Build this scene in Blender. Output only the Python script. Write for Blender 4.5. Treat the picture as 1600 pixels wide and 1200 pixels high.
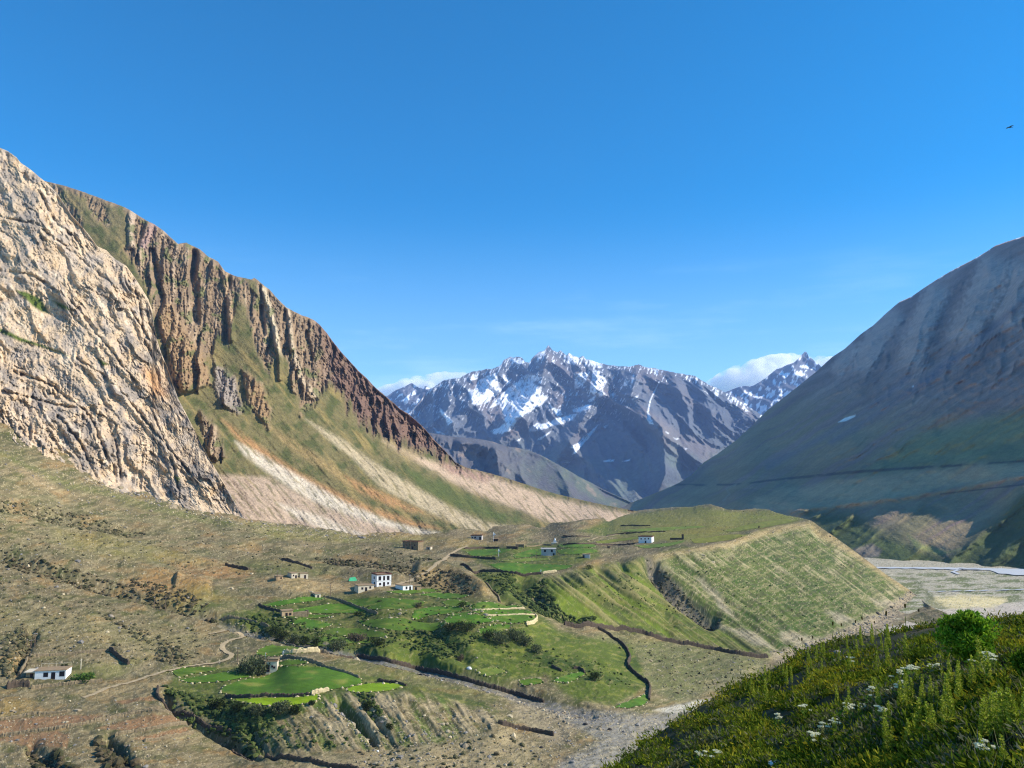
import bpy, math, random
import numpy as np
from mathutils import Vector, Matrix
from mathutils.geometry import delaunay_2d_cdt
random.seed(7); np.random.seed(7)
sc = bpy.context.scene
col = sc.collection
for o in list(bpy.data.objects): bpy.data.objects.remove(o)

# ------------------------------------------------------------------ camera
LENS, HORIZON = 28.0, 760.0
F = LENS / 36.0 * 1600.0
PITCH = math.atan((HORIZON - 600.0) / F)
CP, SP = math.cos(PITCH), math.sin(PITCH)
cam_d = bpy.data.cameras.new("camera"); cam = bpy.data.objects.new("camera", cam_d); col.objects.link(cam)
cam_d.lens = LENS; cam_d.sensor_width = 36.0; cam_d.clip_start = 0.3; cam_d.clip_end = 90000
cam.location = (0, 0, 0); cam.rotation_euler = (math.pi / 2 + PITCH, 0, 0)
sc.camera = cam
# ------------------------------------------------------------------ light
SUN_EL, SUN_AZ = math.radians(34), math.radians(91)      # azimuth clockwise from the view direction (+Y)
sd = Vector((math.sin(SUN_AZ) * math.cos(SUN_EL), math.cos(SUN_AZ) * math.cos(SUN_EL), math.sin(SUN_EL)))
sun_d = bpy.data.lights.new("sun", 'SUN'); sun_d.energy = 5.0; sun_d.angle = math.radians(0.5); sun_d.color = (1.0, 0.94, 0.84)
sun = bpy.data.objects.new("sun", sun_d); col.objects.link(sun)
sun.rotation_euler = (-sd).to_track_quat('-Z', 'Y').to_euler()
world = bpy.data.worlds.new("World"); sc.world = world; world.use_nodes = True
wt = world.node_tree; wn = wt.nodes; wn.clear()
sky = wn.new("ShaderNodeTexSky"); sky.sky_type = 'NISHITA'; sky.sun_disc = False
sky.sun_elevation = SUN_EL; sky.sun_rotation = SUN_AZ
sky.altitude = 2500; sky.air_density = 1.0; sky.dust_density = 0.0; sky.ozone_density = 1.5
bg = wn.new("ShaderNodeBackground"); bg.inputs[1].default_value = 0.15
wo = wn.new("ShaderNodeOutputWorld")
hs = wn.new('ShaderNodeHueSaturation'); hs.inputs['Saturation'].default_value = 1.5; hs.inputs['Hue'].default_value = .494; wt.links.new(sky.outputs[0], hs.inputs['Color']); 
# faint high cirrus low in the sky, and the paling of the air towards the horizon
tcw = wn.new('ShaderNodeTexCoord'); sx = wn.new('ShaderNodeSeparateXYZ'); wt.links.new(tcw.outputs['Generated'], sx.inputs[0])
mpw = wn.new('ShaderNodeMapping'); mpw.inputs['Scale'].default_value = (2.2, 2.2, 16); mpw.inputs['Rotation'].default_value = (0, .06, 0); wt.links.new(tcw.outputs['Generated'], mpw.inputs[0])
nzw = wn.new('ShaderNodeTexNoise'); nzw.inputs['Scale'].default_value = 2.1; nzw.inputs['Detail'].default_value = 7; nzw.inputs['Roughness'].default_value = .55; wt.links.new(mpw.outputs[0], nzw.inputs['Vector'])
def mrw(a, b, c, d, src):
    q = wn.new('ShaderNodeMapRange'); q.interpolation_type = 'SMOOTHSTEP'
    for i, k in enumerate((a, b, c, d)): q.inputs[i + 1].default_value = k
    wt.links.new(src, q.inputs[0]); return q.outputs[0]
def mth(op, x, y):
    q = wn.new('ShaderNodeMath'); q.operation = op
    for i, k in enumerate((x, y)):
        if isinstance(k, (int, float)): q.inputs[i].default_value = k
        else: wt.links.new(k, q.inputs[i])
    return q.outputs[0]
wisp = mth('MULTIPLY', mth('MULTIPLY', mrw(.5, .74, 0, .22, nzw.outputs['Fac']), mrw(.30, .18, 0, 1, sx.outputs['Z'])), mrw(.06, .12, 0, 1, sx.outputs['Z']))
pale = mth('ADD', wisp, mrw(.36, .02, 0, .36, sx.outputs['Z']))
mxw = wn.new('ShaderNodeMixRGB'); mxw.inputs[2].default_value = (3.3, 5.0, 5.9, 1); wt.links.new(pale, mxw.inputs[0]); wt.links.new(hs.outputs[0], mxw.inputs[1]); wt.links.new(mxw.outputs[0], bg.inputs[0]); wt.links.new(bg.outputs[0], wo.inputs[0])
sc.view_settings.view_transform = 'Standard'; sc.view_settings.look = 'None'
sc.view_settings.exposure = 0.55; sc.view_settings.gamma = 1.0
sc.render.engine = 'CYCLES'
sc.cycles.max_bounces = 16; sc.cycles.diffuse_bounces = 2; sc.cycles.glossy_bounces = 1
sc.cycles.transmission_bounces = 2; sc.cycles.transparent_max_bounces = 40; sc.cycles.volume_bounces = 14; sc.cycles.filter_width = 1.2
sc.cycles.use_denoising = True; sc.cycles.denoiser = 'OPENIMAGEDENOISE'; sc.cycles.denoising_input_passes = 'RGB_ALBEDO_NORMAL'; sc.cycles.denoising_prefilter = 'NONE'
sc.cycles.caustics_reflective = False; sc.cycles.caustics_refractive = False

# ------------------------------------------------------------------ numpy noise
def _h(ix, iy, iz, seed):
    n = (ix.astype(np.uint32) * np.uint32(374761393) + iy.astype(np.uint32) * np.uint32(668265263)
         + iz.astype(np.uint32) * np.uint32(2147483647) + np.uint32((seed * 1274126177) & 0xffffffff))
    n = (n ^ (n >> np.uint32(13))) * np.uint32(1274126177)
    n = (n ^ (n >> np.uint32(16))) * np.uint32(2246822519)
    return n ^ (n >> np.uint32(15))
def noise2(x, y, seed=0):
    x = np.asarray(x, np.float32); y = np.asarray(y, np.float32)
    x0 = np.floor(x); y0 = np.floor(y); fx = x - x0; fy = y - y0
    ix = x0.astype(np.int64); iy = y0.astype(np.int64); z = np.zeros_like(ix)
    def g(dx, dy):
        a = (_h(ix + dx, iy + dy, z, seed) & np.uint32(1023)).astype(np.float32) * (2 * math.pi / 1024)
        return np.cos(a) * (fx - dx) + np.sin(a) * (fy - dy)
    sx = fx * fx * fx * (fx * (fx * 6 - 15) + 10); sy = fy * fy * fy * (fy * (fy * 6 - 15) + 10)
    a = g(0, 0); b = g(1, 0); c = g(0, 1); d = g(1, 1)
    return 1.5 * ((a + (b - a) * sx) * (1 - sy) + (c + (d - c) * sx) * sy)
def fbm(x, y, o=4, seed=0, gain=.5, lac=2.03):
    s = 0; a = 1.0; t = 0
    for i in range(o):
        s = s + a * noise2(x, y, seed + i * 17); t += a; a *= gain; x = x * lac + 3.1; y = y * lac - 1.7
    return s / t
def ridged(x, y, o=4, seed=0, gain=.5, lac=2.07):
    s = 0; a = 1.0; t = 0; w = 1.0
    for i in range(o):
        n = 1 - np.abs(noise2(x, y, seed + i * 13)) * 1.6
        n = np.clip(n, 0, 1) ** 2 * w; w = np.clip(n * 1.6, 0.15, 1)
        s = s + a * n; t += a; a *= gain; x = x * lac + 1.3; y = y * lac + 5.2
    return s / t
def cells(x, y, seed=0):
    """distance to the nearest and second nearest jittered cell point, and a random value of the cell"""
    x = np.asarray(x, np.float32); y = np.asarray(y, np.float32)
    ix = np.floor(x).astype(np.int64); iy = np.floor(y).astype(np.int64); z = np.zeros_like(ix)
    d1 = np.full(x.shape, 9., np.float32); d2 = d1.copy(); val = np.zeros(x.shape, np.float32)
    for dx in (-1, 0, 1):
        for dy in (-1, 0, 1):
            h = _h(ix + dx, iy + dy, z, seed)
            px = ix + dx + (h & np.uint32(255)).astype(np.float32) / 255
            py = iy + dy + ((h >> np.uint32(8)) & np.uint32(255)).astype(np.float32) / 255
            d = np.hypot(px - x, py - y).astype(np.float32)
            n = d < d1
            d2 = np.where(n, d1, np.minimum(d2, d)); val = np.where(n, ((h >> np.uint32(16)) & np.uint32(255)).astype(np.float32) / 255, val)
            d1 = np.where(n, d, d1)
    return d1, d2, val
def facets(x, y, seed=0, tilt=1.0):
    """broken rock: every jittered cell is a block with its own height and its own tilted face; also how near a crack is"""
    x = np.asarray(x, np.float32); y = np.asarray(y, np.float32)
    ix = np.floor(x).astype(np.int64); iy = np.floor(y).astype(np.int64); z = np.zeros_like(ix)
    d1 = np.full(x.shape, 9., np.float32); d2 = d1.copy(); val = np.zeros(x.shape, np.float32); rnd = val.copy()
    for dx in (-1, 0, 1):
        for dy in (-1, 0, 1):
            h = _h(ix + dx, iy + dy, z, seed); b = lambda s: ((h >> np.uint32(s)) & np.uint32(255)).astype(np.float32) / 255
            ox = x - (ix + dx + b(0)); oy = y - (iy + dy + b(8)); d = np.hypot(ox, oy).astype(np.float32); n = d < d1
            v = (b(16) - .5) + tilt * (ox * (b(24) - .5) + oy * (_h(ix + dx, iy + dy, z + 1, seed) & np.uint32(255)).astype(np.float32) / 255 - oy * .5)
            d2 = np.where(n, d1, np.minimum(d2, d)); val = np.where(n, v, val); rnd = np.where(n, b(16), rnd); d1 = np.where(n, d, d1)
    return val, d2 - d1, rnd
def sstep(a, b, x):
    t = np.clip((x - a) / (b - a), 0, 1); return t * t * (3 - 2 * t)

# ------------------------------------------------------------------ survey: a bearing (u), an elevation (v) and a distance give a place
def place(u, v, d):
    a = (np.asarray(u, np.float64) - 800.0) / F; b = (600.0 - np.asarray(v, np.float64)) / F
    y = CP - b * SP; z = SP + b * CP; k = d / y
    return np.stack([a * k, d + 0 * a, z * k], -1)
def tps(pts):
    p = np.array(pts, float); x = p[:, 0] / 500; y = p[:, 1] / 500; n = len(p)
    r2 = (x[:, None] - x) ** 2 + (y[:, None] - y) ** 2
    K = .5 * r2 * np.log(r2 + 1e-9) + np.eye(n) * 2e-4
    Q = np.stack([np.ones(n), x, y], 1)
    A = np.block([[K, Q], [Q.T, np.zeros((3, 3))]])
    sol = np.linalg.solve(A, np.concatenate([1000 / p[:, 2], np.zeros(3)]))
    w, c = sol[:n], sol[n:]
    def f(U, V):
        X = np.asarray(U, float).ravel() / 500; Y = np.asarray(V, float).ravel() / 500
        out = np.zeros_like(X)
        for i in range(0, len(X), 20000):
            a = X[i:i + 20000, None]; b = Y[i:i + 20000, None]
            q = (a - x) ** 2 + (b - y) ** 2
            out[i:i + 20000] = (.5 * q * np.log(q + 1e-9)) @ w + c[0] + c[1] * a[:, 0] + c[2] * b[:, 0]
        lo, hi = 1000 / p[:, 2].max() * .75, 1000 / p[:, 2].min() * 1.3
        return (1000 / np.clip(out, lo, hi)).reshape(np.shape(U))
    return f
def line_v(pts, u):
    p = np.array(pts, float); return np.interp(u, p[:, 0], p[:, 1])
def inpoly(U, V, poly):
    p = np.array(poly, float); r = np.zeros(U.shape, bool)
    bb = (U >= p[:, 0].min()) & (U <= p[:, 0].max()) & (V >= p[:, 1].min()) & (V <= p[:, 1].max())
    if not bb.any(): return r
    x = U[bb]; y = V[bb]; ins = np.zeros(x.shape, bool); n = len(p)
    for i in range(n):
        x1, y1 = p[i]; x2, y2 = p[(i + 1) % n]
        if y1 == y2: continue
        c = ((y1 > y) != (y2 > y)) & (x < (x2 - x1) * (y - y1) / (y2 - y1) + x1)
        ins ^= c
    r[bb] = ins; return r
def pdist(U, V, line):
    """distance to a polyline and the fraction along it"""
    p = np.array(line, float); best = np.full(U.shape, 1e9); tt = np.zeros(U.shape)
    L = np.concatenate([[0], np.cumsum(np.hypot(*np.diff(p, axis=0).T))]); tot = L[-1]
    for i in range(len(p) - 1):
        ax, ay = p[i]; bx, by = p[i + 1]; dx, dy = bx - ax, by - ay; q = dx * dx + dy * dy
        t = np.clip(((U - ax) * dx + (V - ay) * dy) / q, 0, 1)
        d = np.hypot(U - ax - t * dx, V - ay - t * dy)
        m = d < best; best = np.where(m, d, best); tt = np.where(m, (L[i] + t * math.sqrt(q)) / tot, tt)
    return best, tt
def softpoly(U, V, poly, s):
    """1 inside, 0 outside, fading over s"""
    p = list(poly) + [poly[0]]
    a = np.array(poly, float)
    bb = (U > a[:, 0].min() - s) & (U < a[:, 0].max() + s) & (V > a[:, 1].min() - s) & (V < a[:, 1].max() + s)
    out = np.zeros(U.shape)
    if bb.any():
        u = U[bb]; v = V[bb]; d = pdist(u, v, p)[0]; ins = inpoly(u, v, poly)
        out[bb] = sstep(-s, s, np.where(ins, d, -d))
    return out
def srgb(r, g, b, k=1.0):
    c = np.array([r, g, b], float) / 255
    return np.where(c <= .04045, c / 12.92, ((c + .055) / 1.055) ** 2.4) * k
def blend(C, c, m):
    return C + (np.asarray(c) - C) * np.asarray(m)[..., None]

# ------------------------------------------------------------------ blender helpers
def link_mesh(name, V, faces=None, quads=None, mat=None, colr=None, smooth=True, parent=None, tris=None):
    me = bpy.data.meshes.new(name)
    if faces is not None:
        me.from_pydata([tuple(v) for v in V], [], faces)
    else:
        q = np.asarray(quads if quads is not None else tris, np.int32); k = q.shape[1]
        me.vertices.add(len(V)); me.vertices.foreach_set("co", np.asarray(V, np.float32).ravel())
        me.loops.add(q.size); me.loops.foreach_set("vertex_index", q.ravel())
        me.polygons.add(len(q)); me.polygons.foreach_set("loop_start", np.arange(0, q.size, k, dtype=np.int32))
        me.update(calc_edges=True)
    if smooth: me.polygons.foreach_set("use_smooth", np.ones(len(me.polygons), bool))
    if colr is not None:
        ca = me.color_attributes.new("Col", 'FLOAT_COLOR', 'POINT')
        c4 = np.ones((len(V), 4), np.float32); c4[:, :3] = np.clip(colr, 0.004, .95); ca.data.foreach_set("color", c4.ravel())
    if mat is not None:
        for m in (mat if isinstance(mat, (list, tuple)) else [mat]): me.materials.append(m)
    me.update()
    o = bpy.data.objects.new(name, me); col.objects.link(o)
    if parent is not None: o.parent = parent
    return o
def tag(o, label=None, cat=None, group=None, kind=None):
    if label: o["label"] = label
    if cat: o["category"] = cat
    if group: o["group"] = group
    if kind: o["kind"] = kind
    return o
def empty(name, loc, rz=0.0, sc_=1.0):
    e = bpy.data.objects.new(name, None); col.objects.link(e); e.empty_display_size = .5
    e.location = loc; e.rotation_euler = (0, 0, rz); e.scale = (sc_,) * 3; return e
def grid_quads(nr, nc):
    i = np.arange(nr * nc).reshape(nr, nc)
    return np.stack([i[:-1, :-1], i[:-1, 1:], i[1:, 1:], i[1:, :-1]], -1).reshape(-1, 4)
def gnormals(P):
    du = np.gradient(P, axis=1); dv = np.gradient(P, axis=0)
    n = np.cross(du, dv); n /= np.linalg.norm(n, axis=-1, keepdims=True) + 1e-9; return n

def mat_col(name, rough=.95, mott=((3.0, .35),), bump=((2.0, .4),), spec=.15, sub=0.0):
    """surface that takes its own colour from the mesh, mottled and roughened by noise in object space"""
    m = bpy.data.materials.new(name); m.use_nodes = True; t = m.node_tree; n = t.nodes
    b = n["Principled BSDF"]; b.inputs["Roughness"].default_value = rough; b.inputs["Specular IOR Level"].default_value = spec
    at = n.new("ShaderNodeAttribute"); at.attribute_name = "Col"; cur = at.outputs["Color"]
    tc = n.new("ShaderNodeTexCoord")
    for s, a in mott:
        nz = n.new("ShaderNodeTexNoise"); nz.inputs["Scale"].default_value = s; nz.inputs["Detail"].default_value = 5; nz.inputs["Roughness"].default_value = .65
        t.links.new(tc.outputs["Object"], nz.inputs["Vector"])
        mr = n.new("ShaderNodeMapRange"); mr.inputs[1].default_value = .3; mr.inputs[2].default_value = .7
        mr.inputs[3].default_value = 1 - a; mr.inputs[4].default_value = 1 + a
        t.links.new(nz.outputs["Fac"], mr.inputs[0])
        vm = n.new("ShaderNodeVectorMath"); vm.operation = 'SCALE'
        t.links.new(cur, vm.inputs[0]); t.links.new(mr.outputs[0], vm.inputs["Scale"]); cur = vm.outputs[0]
    t.links.new(cur, b.inputs["Base Color"])
    prev = None
    for s, d in bump:
        nz = n.new("ShaderNodeTexNoise"); nz.inputs["Scale"].default_value = s; nz.inputs["Detail"].default_value = 6; nz.inputs["Roughness"].default_value = .6
        t.links.new(tc.outputs["Object"], nz.inputs["Vector"])
        bp = n.new("ShaderNodeBump"); bp.inputs["Strength"].default_value = 1.0; bp.inputs["Distance"].default_value = d
        t.links.new(nz.outputs["Fac"], bp.inputs["Height"])
        if prev is not None: t.links.new(prev, bp.inputs["Normal"])
        prev = bp.outputs[0]
    if prev is not None: t.links.new(prev, b.inputs["Normal"])
    return m
def mat_flat(name, c, rough=.8, var=.15, scale=2.0, spec=.2, bump=0.0, trans=0.0):
    m = bpy.data.materials.new(name); m.use_nodes = True; t = m.node_tree; n = t.nodes
    b = n["Principled BSDF"]; b.inputs["Roughness"].default_value = rough; b.inputs["Specular IOR Level"].default_value = spec
    tc = n.new("ShaderNodeTexCoord"); nz = n.new("ShaderNodeTexNoise"); nz.inputs["Scale"].default_value = scale; nz.inputs["Detail"].default_value = 5
    t.links.new(tc.outputs["Object"], nz.inputs["Vector"])
    rp = n.new("ShaderNodeMixRGB"); c = np.array(c, float)
    rp.inputs[1].default_value = (*(c * (1 - var)), 1); rp.inputs[2].default_value = (*np.clip(c * (1 + var), 0, 1), 1)
    mr = n.new("ShaderNodeMapRange"); mr.inputs[1].default_value = .3; mr.inputs[2].default_value = .7
    t.links.new(nz.outputs["Fac"], mr.inputs[0]); t.links.new(mr.outputs[0], rp.inputs[0]); t.links.new(rp.outputs[0], b.inputs["Base Color"])
    if bump:
        bp = n.new("ShaderNodeBump"); bp.inputs["Distance"].default_value = bump; t.links.new(nz.outputs["Fac"], bp.inputs["Height"]); t.links.new(bp.outputs[0], b.inputs["Normal"])
    return m

class Loft:
    """a piece of land between a lower and an upper edge, at surveyed distances"""
    def __init__(s, u0, u1, step, bot, top, rows, ctrl, rough_top=0.0, seed=1):
        s.u0, s.u1 = u0, u1; s.nc = int((u1 - u0) / step) + 1; s.nr = rows
        s.u = np.linspace(u0, u1, s.nc); s.bot, s.top = bot, top
        s.vb = line_v(bot, s.u); s.vt = line_v(top, s.u)
        if rough_top: s.vt = s.vt + rough_top * (fbm(s.u / 9, s.u * 0, 4, seed) + .5 * fbm(s.u / 2.5, s.u * 0, 2, seed + 5))
        t = np.linspace(0, 1, rows)[:, None]
        s.U = np.repeat(s.u[None], rows, 0); s.V = s.vb + (s.vt - s.vb) * t; s.T = np.repeat(t, s.nc, 1)
        s.f = tps(ctrl); s.D = s.f(s.U, s.V); s.P = place(s.U, s.V, s.D)
        s.N = gnormals(s.P)
    def push(s, h, lim=.3):
        # relief of height h above the slope, raised towards the observer's side of the slope
        r = s.P / np.linalg.norm(s.P, axis=-1, keepdims=True)
        s.P = s.P - r * (h / np.clip(-(s.N * r).sum(-1), lim, 1))[..., None]
    def at(s, u, v):
        u = np.asarray(u, float); v = np.asarray(v, float)
        c = np.clip((u - s.u0) / (s.u1 - s.u0) * (s.nc - 1), 0, s.nc - 1.001)
        vb = np.interp(u, s.u, s.vb); vt = np.interp(u, s.u, s.vt)
        r = np.clip((v - vb) / (vt - vb) * (s.nr - 1), 0, s.nr - 1.001)
        ci = c.astype(int); ri = r.astype(int); fc = (c - ci)[..., None]; fr = (r - ri)[..., None]
        P = s.P
        return (P[ri, ci] * (1 - fc) + P[ri, ci + 1] * fc) * (1 - fr) + (P[ri + 1, ci] * (1 - fc) + P[ri + 1, ci + 1] * fc) * fr
    def build(s, name, C, mat, back=(), label=None, flip=False):
        P = s.P; Cc = C
        if back:                                             # the far side falls away behind the crest
            ex = []; h = P[-1].copy(); dirn = h.copy(); dirn[:, 2] = 0; dirn /= np.linalg.norm(dirn, axis=1, keepdims=True)
            for (dy, dz) in back:
                q = h + dirn * dy; q[:, 2] = h[:, 2] - dz; ex.append(q)
            P = np.concatenate([P, np.array(ex)], 0); Cc = np.concatenate([C, np.repeat(C[-1:], len(back), 0)], 0)
        o = link_mesh(name, P.reshape(-1, 3), quads=grid_quads(*P.shape[:2]), mat=mat, colr=Cc.reshape(-1, 3))
        tag(o, kind='structure', label=label); return o
# ------------------------------------------------------------------ snow mountain (far down the valley)
ALB = 1.0
def build_snow_mountain():
    top = [(560,672),(600,660),(630,650),(645,640),(655,628),(664,615),(675,607),(685,600),(694,594),(706,592),(720,590),(730,584),(740,580),(750,579),(760,577),(770,576),(777,573),(783,570),(787,563),(792,560),(797,557),(803,559),(808,557),(815,558),(820,565),(827,567),(831,560),(836,555),(841,551),(846,549),(850,548),(854,543),(857,539),(860,543),(863,547),(868,549),(872,550),(876,547),(880,551),(885,556),(889,551),(894,555),(900,557),(905,559),(911,556),(915,561),(925,563),(935,567),(945,569),(955,571),(970,572),(985,573),(998,569),(1005,573),(1020,575),(1035,578),(1050,581),(1070,585),(1085,587),(1095,593),(1105,600),(1120,606),(1135,614),(1150,622),(1165,633),(1180,642),(1200,655),(1260,690)]
    bot = [(560,830),(1260,830)]
    ctrl = [(560,672,8600),(640,645,8600),(720,590,9000),(800,558,9300),(857,540,9600),(935,567,9500),(1000,572,9400),(1090,590,9200),(1180,642,8800),(1260,690,8600),
            (560,830,6300),(700,830,6200),(850,830,6000),(1000,830,5900),(1150,830,6000),(1260,830,6200),
            (640,700,7600),(740,680,7900),(830,670,7800),(900,660,8000),(980,680,7300),(1040,672,7250),(1040,720,6800),(1100,660,7900),(800,620,8600),(950,610,8800),(700,640,8200),(930,740,6800),(1150,700,7600)]
    L = Loft(560, 1260, 1.2, bot, top, 220, ctrl, 1.5, 3)
    U, V, P = L.U, L.V, L.P
    x, z = P[..., 0], P[..., 2]
    wx = x + 160 * fbm(x / 700, z / 700, 3, 21); wz = z + 120 * fbm(x / 600 + 9, z / 600, 3, 22)
    # gullies run down the face, leaning to the left as the beds do
    sk = wx + .45 * wz
    fade = sstep(1.0, .93, L.T)
    low = sstep(-300, 500, z)
    h = 300 * (ridged(sk / 900, wz / 1500, 5, 31) - .45) + 150 * (ridged(sk / 300, wz / 620, 4, 41) - .4) * (.35 + .65 * low) + 60 * (ridged(wx / 110, wz / 140, 3, 51) - .4) * low
    # main spurs
    for ln, w, a in [([(857,540),(845,600),(800,660),(760,720)], 22, 260), ([(1000,572),(985,620),(1035,668),(1040,740),(1020,790)], 26, 420), ([(797,557),(760,610),(725,640),(680,690)], 16, 200),
                     ([(935,567),(930,620),(890,690),(850,740)], 22, 220), ([(1090,590),(1110,640),(1120,700)], 16, 180), ([(700,594),(700,640),(670,670)], 12, 150), ([(1050,581),(1075,640),(1080,700)], 12, 140)]:
        d, t = pdist(U, V, ln); h = h + a * np.clip(1 - d / w, 0, 1) * sstep(0, .12, t) * sstep(1.02, .75, t)
    L.push(.62 * h * (.12 + .88 * fade))
    n = gnormals(L.P)
    # snow: the traced fields and couloirs, broken by the rock
    z4 = lambda a: [(600 + p / 4, 500 + q / 4) for p, q in a]; z5 = lambda a: [(950 + p / 4, 500 + q / 4) for p, q in a]
    polys = [z4(a) for a in [
        [(870,350),(920,340),(990,365),(925,390),(985,425),(975,470),(1040,470),(1000,520),(930,560),(880,590),(830,630),(800,680),(740,710),(690,715),(670,690),(720,670),(760,640),(740,570),(720,530),(660,550),(680,520),(740,460),(800,410),(840,380)],
        [(520,430),(560,440),(590,380),(640,350),(700,330),(720,420),(740,440),(690,480),(640,520),(580,530),(550,520),(540,480)],
        [(345,550),(390,590),(430,635),(400,660),(385,620),(350,570)], [(300,660),(330,690),(380,715),(330,705)], [(740,330),(790,390),(770,405),(735,360)],
        [(545,355),(590,335),(585,370),(550,375)], [(770,240),(850,235),(880,265),(840,285),(800,260)], [(960,200),(990,205),(985,240),(955,265)], [(1145,210),(1210,240),(1195,280),(1150,270)],
        [(1270,235),(1350,255),(1370,300),(1310,300),(1280,260)], [(1190,340),(1290,320),(1240,420),(1190,430)], [(1310,310),(1350,320),(1395,385),(1360,430),(1310,470),(1285,440)],
        [(1275,505),(1360,440),(1385,465),(1330,495)], [(1180,560),(1250,535),(1300,525),(1290,550),(1230,575),(1185,575)],
        [(910,670),(960,645),(1010,650),(1060,620),(1140,600),(1205,585),(1180,620),(1120,650),(1060,660),(1000,680),(960,690),(910,695)], [(1020,510),(1060,550),(1100,560),(1120,590),(1085,600),(1050,565)],
        [(960,745),(1045,695),(1030,715),(975,750)], [(1165,795),(1210,770),(1260,720),(1340,655),(1310,700),(1250,770),(1200,830),(1180,845),(1190,808)], [(1370,880),(1440,868),(1435,885),(1375,887)],
        [(1490,885),(1540,865),(1530,880)], [(1130,892),(1165,883),(1150,897)], [(1415,465),(1445,450),(1440,475),(1415,480)], [(1500,385),(1525,380),(1515,410),(1500,410)],[(820,760),(860,735),(850,755)],[(1370,668),(1392,660),(1388,675)]]]
    polys += [z5(a) for a in [[(245,570),(265,600),(285,655),(260,650),(240,625)], [(560,400),(600,440),(635,468),(590,440)], [(850,545),(880,570),(860,575)], [(755,500),(785,490),(770,520)], [(675,430),(695,440),(680,500),(665,495)], [(150,490),(190,470),(180,490),(155,502)],
              [(360,695),(385,710),(375,712)],[(430,775),(450,788),(440,790)],[(410,735),(440,742),(430,748)],[(475,797),(495,805),(485,808)], [(100,385),(125,380),(120,410),(100,412)], [(150,350),(165,350),(155,400),(145,400)]]]
    nu_ = 2.2 * fbm(U / 7, V / 7, 3, 61); nv_ = 2.2 * fbm(U / 7, V / 7, 3, 62)
    S = np.zeros(U.shape)
    for p in polys: S = np.maximum(S, softpoly(U + nu_, V + nv_, p, 1.3))
    rock = sstep(.1, .5, fbm((U - .4 * V) / 2.6, V / 6, 4, 63) + .15)            # ribs standing out of the snow
    rk2 = sstep(.12, .34, fbm((U + .8 * V) / 3.2, (V - U) / 11, 4, 64)); S = S * (1 - .85 * rock * sstep(655, 575, V)) * (1 - .8 * rk2)
    d, _ = pdist(U, V, [(950 + 320 / 4, 500 + 385 / 4), (950 + 265 / 4, 500 + 500 / 4), (950 + 250 / 4, 500 + 575 / 4)]); S = np.maximum(S, sstep(1.5, .5, d))
    dep = V - L.vt[None]                                                          # metres below the crest, near enough
    st = fbm((U + .35 * V) / 3.0, V / 14, 3, 65) + .45 * fbm(U / 30, V / 30, 2, 66)
    S = np.maximum(S, sstep(.0, .16, st + .04 - dep / 34 - .05 * (U < 860)) * sstep(-2, 3, dep + 3 * fbm(U / 6, V / 6, 2, 68)))
    st2 = fbm((U + .5 * V) / 2.5, V / 10, 3, 67); S = np.maximum(S, .9 * sstep(.26, .36, st2) * sstep(690, 600, V) * sstep(1010, 960, U))
    nz = fbm(x / 260, z / 260, 4, 71)
    C = np.ones(U.shape + (3,)) * srgb(92, 96, 102)
    C = blend(C, srgb(116, 106, 102), sstep(-.1, .35, fbm(sk / 420, wz / 900, 3, 72)) * .8)
    C = blend(C, srgb(92, 102, 90), sstep(660, 740, V) * .8 * sstep(-.3, .3, nz))
    C = C * (1 + .3 * nz)[..., None]
    C = blend(C, (.86, .88, .92), np.clip(S, 0, 1))
    L.build('snow_mountain', C, mat_col('alpine_rock', .9, ((.02, .2),), ((.03, 14.0),)), back=((300, 150), (1000, 900)), label='jagged dark blue mountain streaked with snow at the end of the valley')

def far_peak(name, top, ctrl, seed, label, slope):
    us = [p[0] for p in top]
    L = Loft(us[0], us[-1], 1.1, [(us[0], 720), (us[-1], 720)], top, 110, ctrl, .7, seed)
    U, V, P = L.U, L.V, L.P; x, z = P[..., 0], P[..., 2]
    fade = sstep(1.0, .95, L.T)
    h = 380 * (ridged((x + slope * z) / 900, z / 1300, 5, seed + 3) - .4) + 120 * (ridged(x / 240, z / 300, 3, seed + 5) - .4)
    L.push(.6 * h * (.15 + .85 * fade))
    s = fbm((U + .3 * V) / 7, V / 10, 4, seed + 6) + .35 * fbm(U / 16, V / 16, 2, seed + 7)
    C = np.ones(U.shape + (3,)) * srgb(96, 98, 106)
    S = sstep(-.08, .06, s - .10 - .16 * sstep(26, 6, V - L.vt[None]))
    C = blend(C, (.86, .88, .92), S)
    L.build(name, C, mat_col(name + '_rock', .9, ((.01, .2),), ((.02, 14.0),)), back=((200, 150), (500, 700)), label=label)

def build_far_peaks():
    far_peak('snow_mountain', [(520,640),(560,634),(590,628),(603,620),(612,614),(620,609),(628,606),(636,602),(643,598),(650,602),(655,606),(660,605),(666,603),(672,607),(680,606),(688,600),(694,594),(705,600),(730,612),(780,620)],
             [(520,640,11200),(640,598,11400),(694,594,11500),(780,620,11500),(520,720,9900),(640,720,9900),(780,720,9900),(640,650,10700)], 111, 'pale snowy peak behind the brown ridge at the foot of a cloud', .5)
    far_peak('snow_mountain', [(1090,640),(1120,622),(1135,612),(1148,607),(1156,604),(1165,603),(1172,604),(1180,601),(1188,596),(1196,591),(1204,584),(1213,577),(1222,574),(1230,570),(1240,567),(1247,561),(1252,555),(1258,549),(1261,551),(1264,558),(1270,561),(1274,566),(1280,569),(1284,574),(1300,586),(1340,600)],
             [(1090,640,11000),(1165,603,11200),(1258,549,11500),(1340,600,11500),(1090,720,9700),(1220,720,9700),(1340,720,9700),(1220,620,10700)], 131, 'pointed snowy peak rising behind the dark slope beside a white cloud', -.4)

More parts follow.
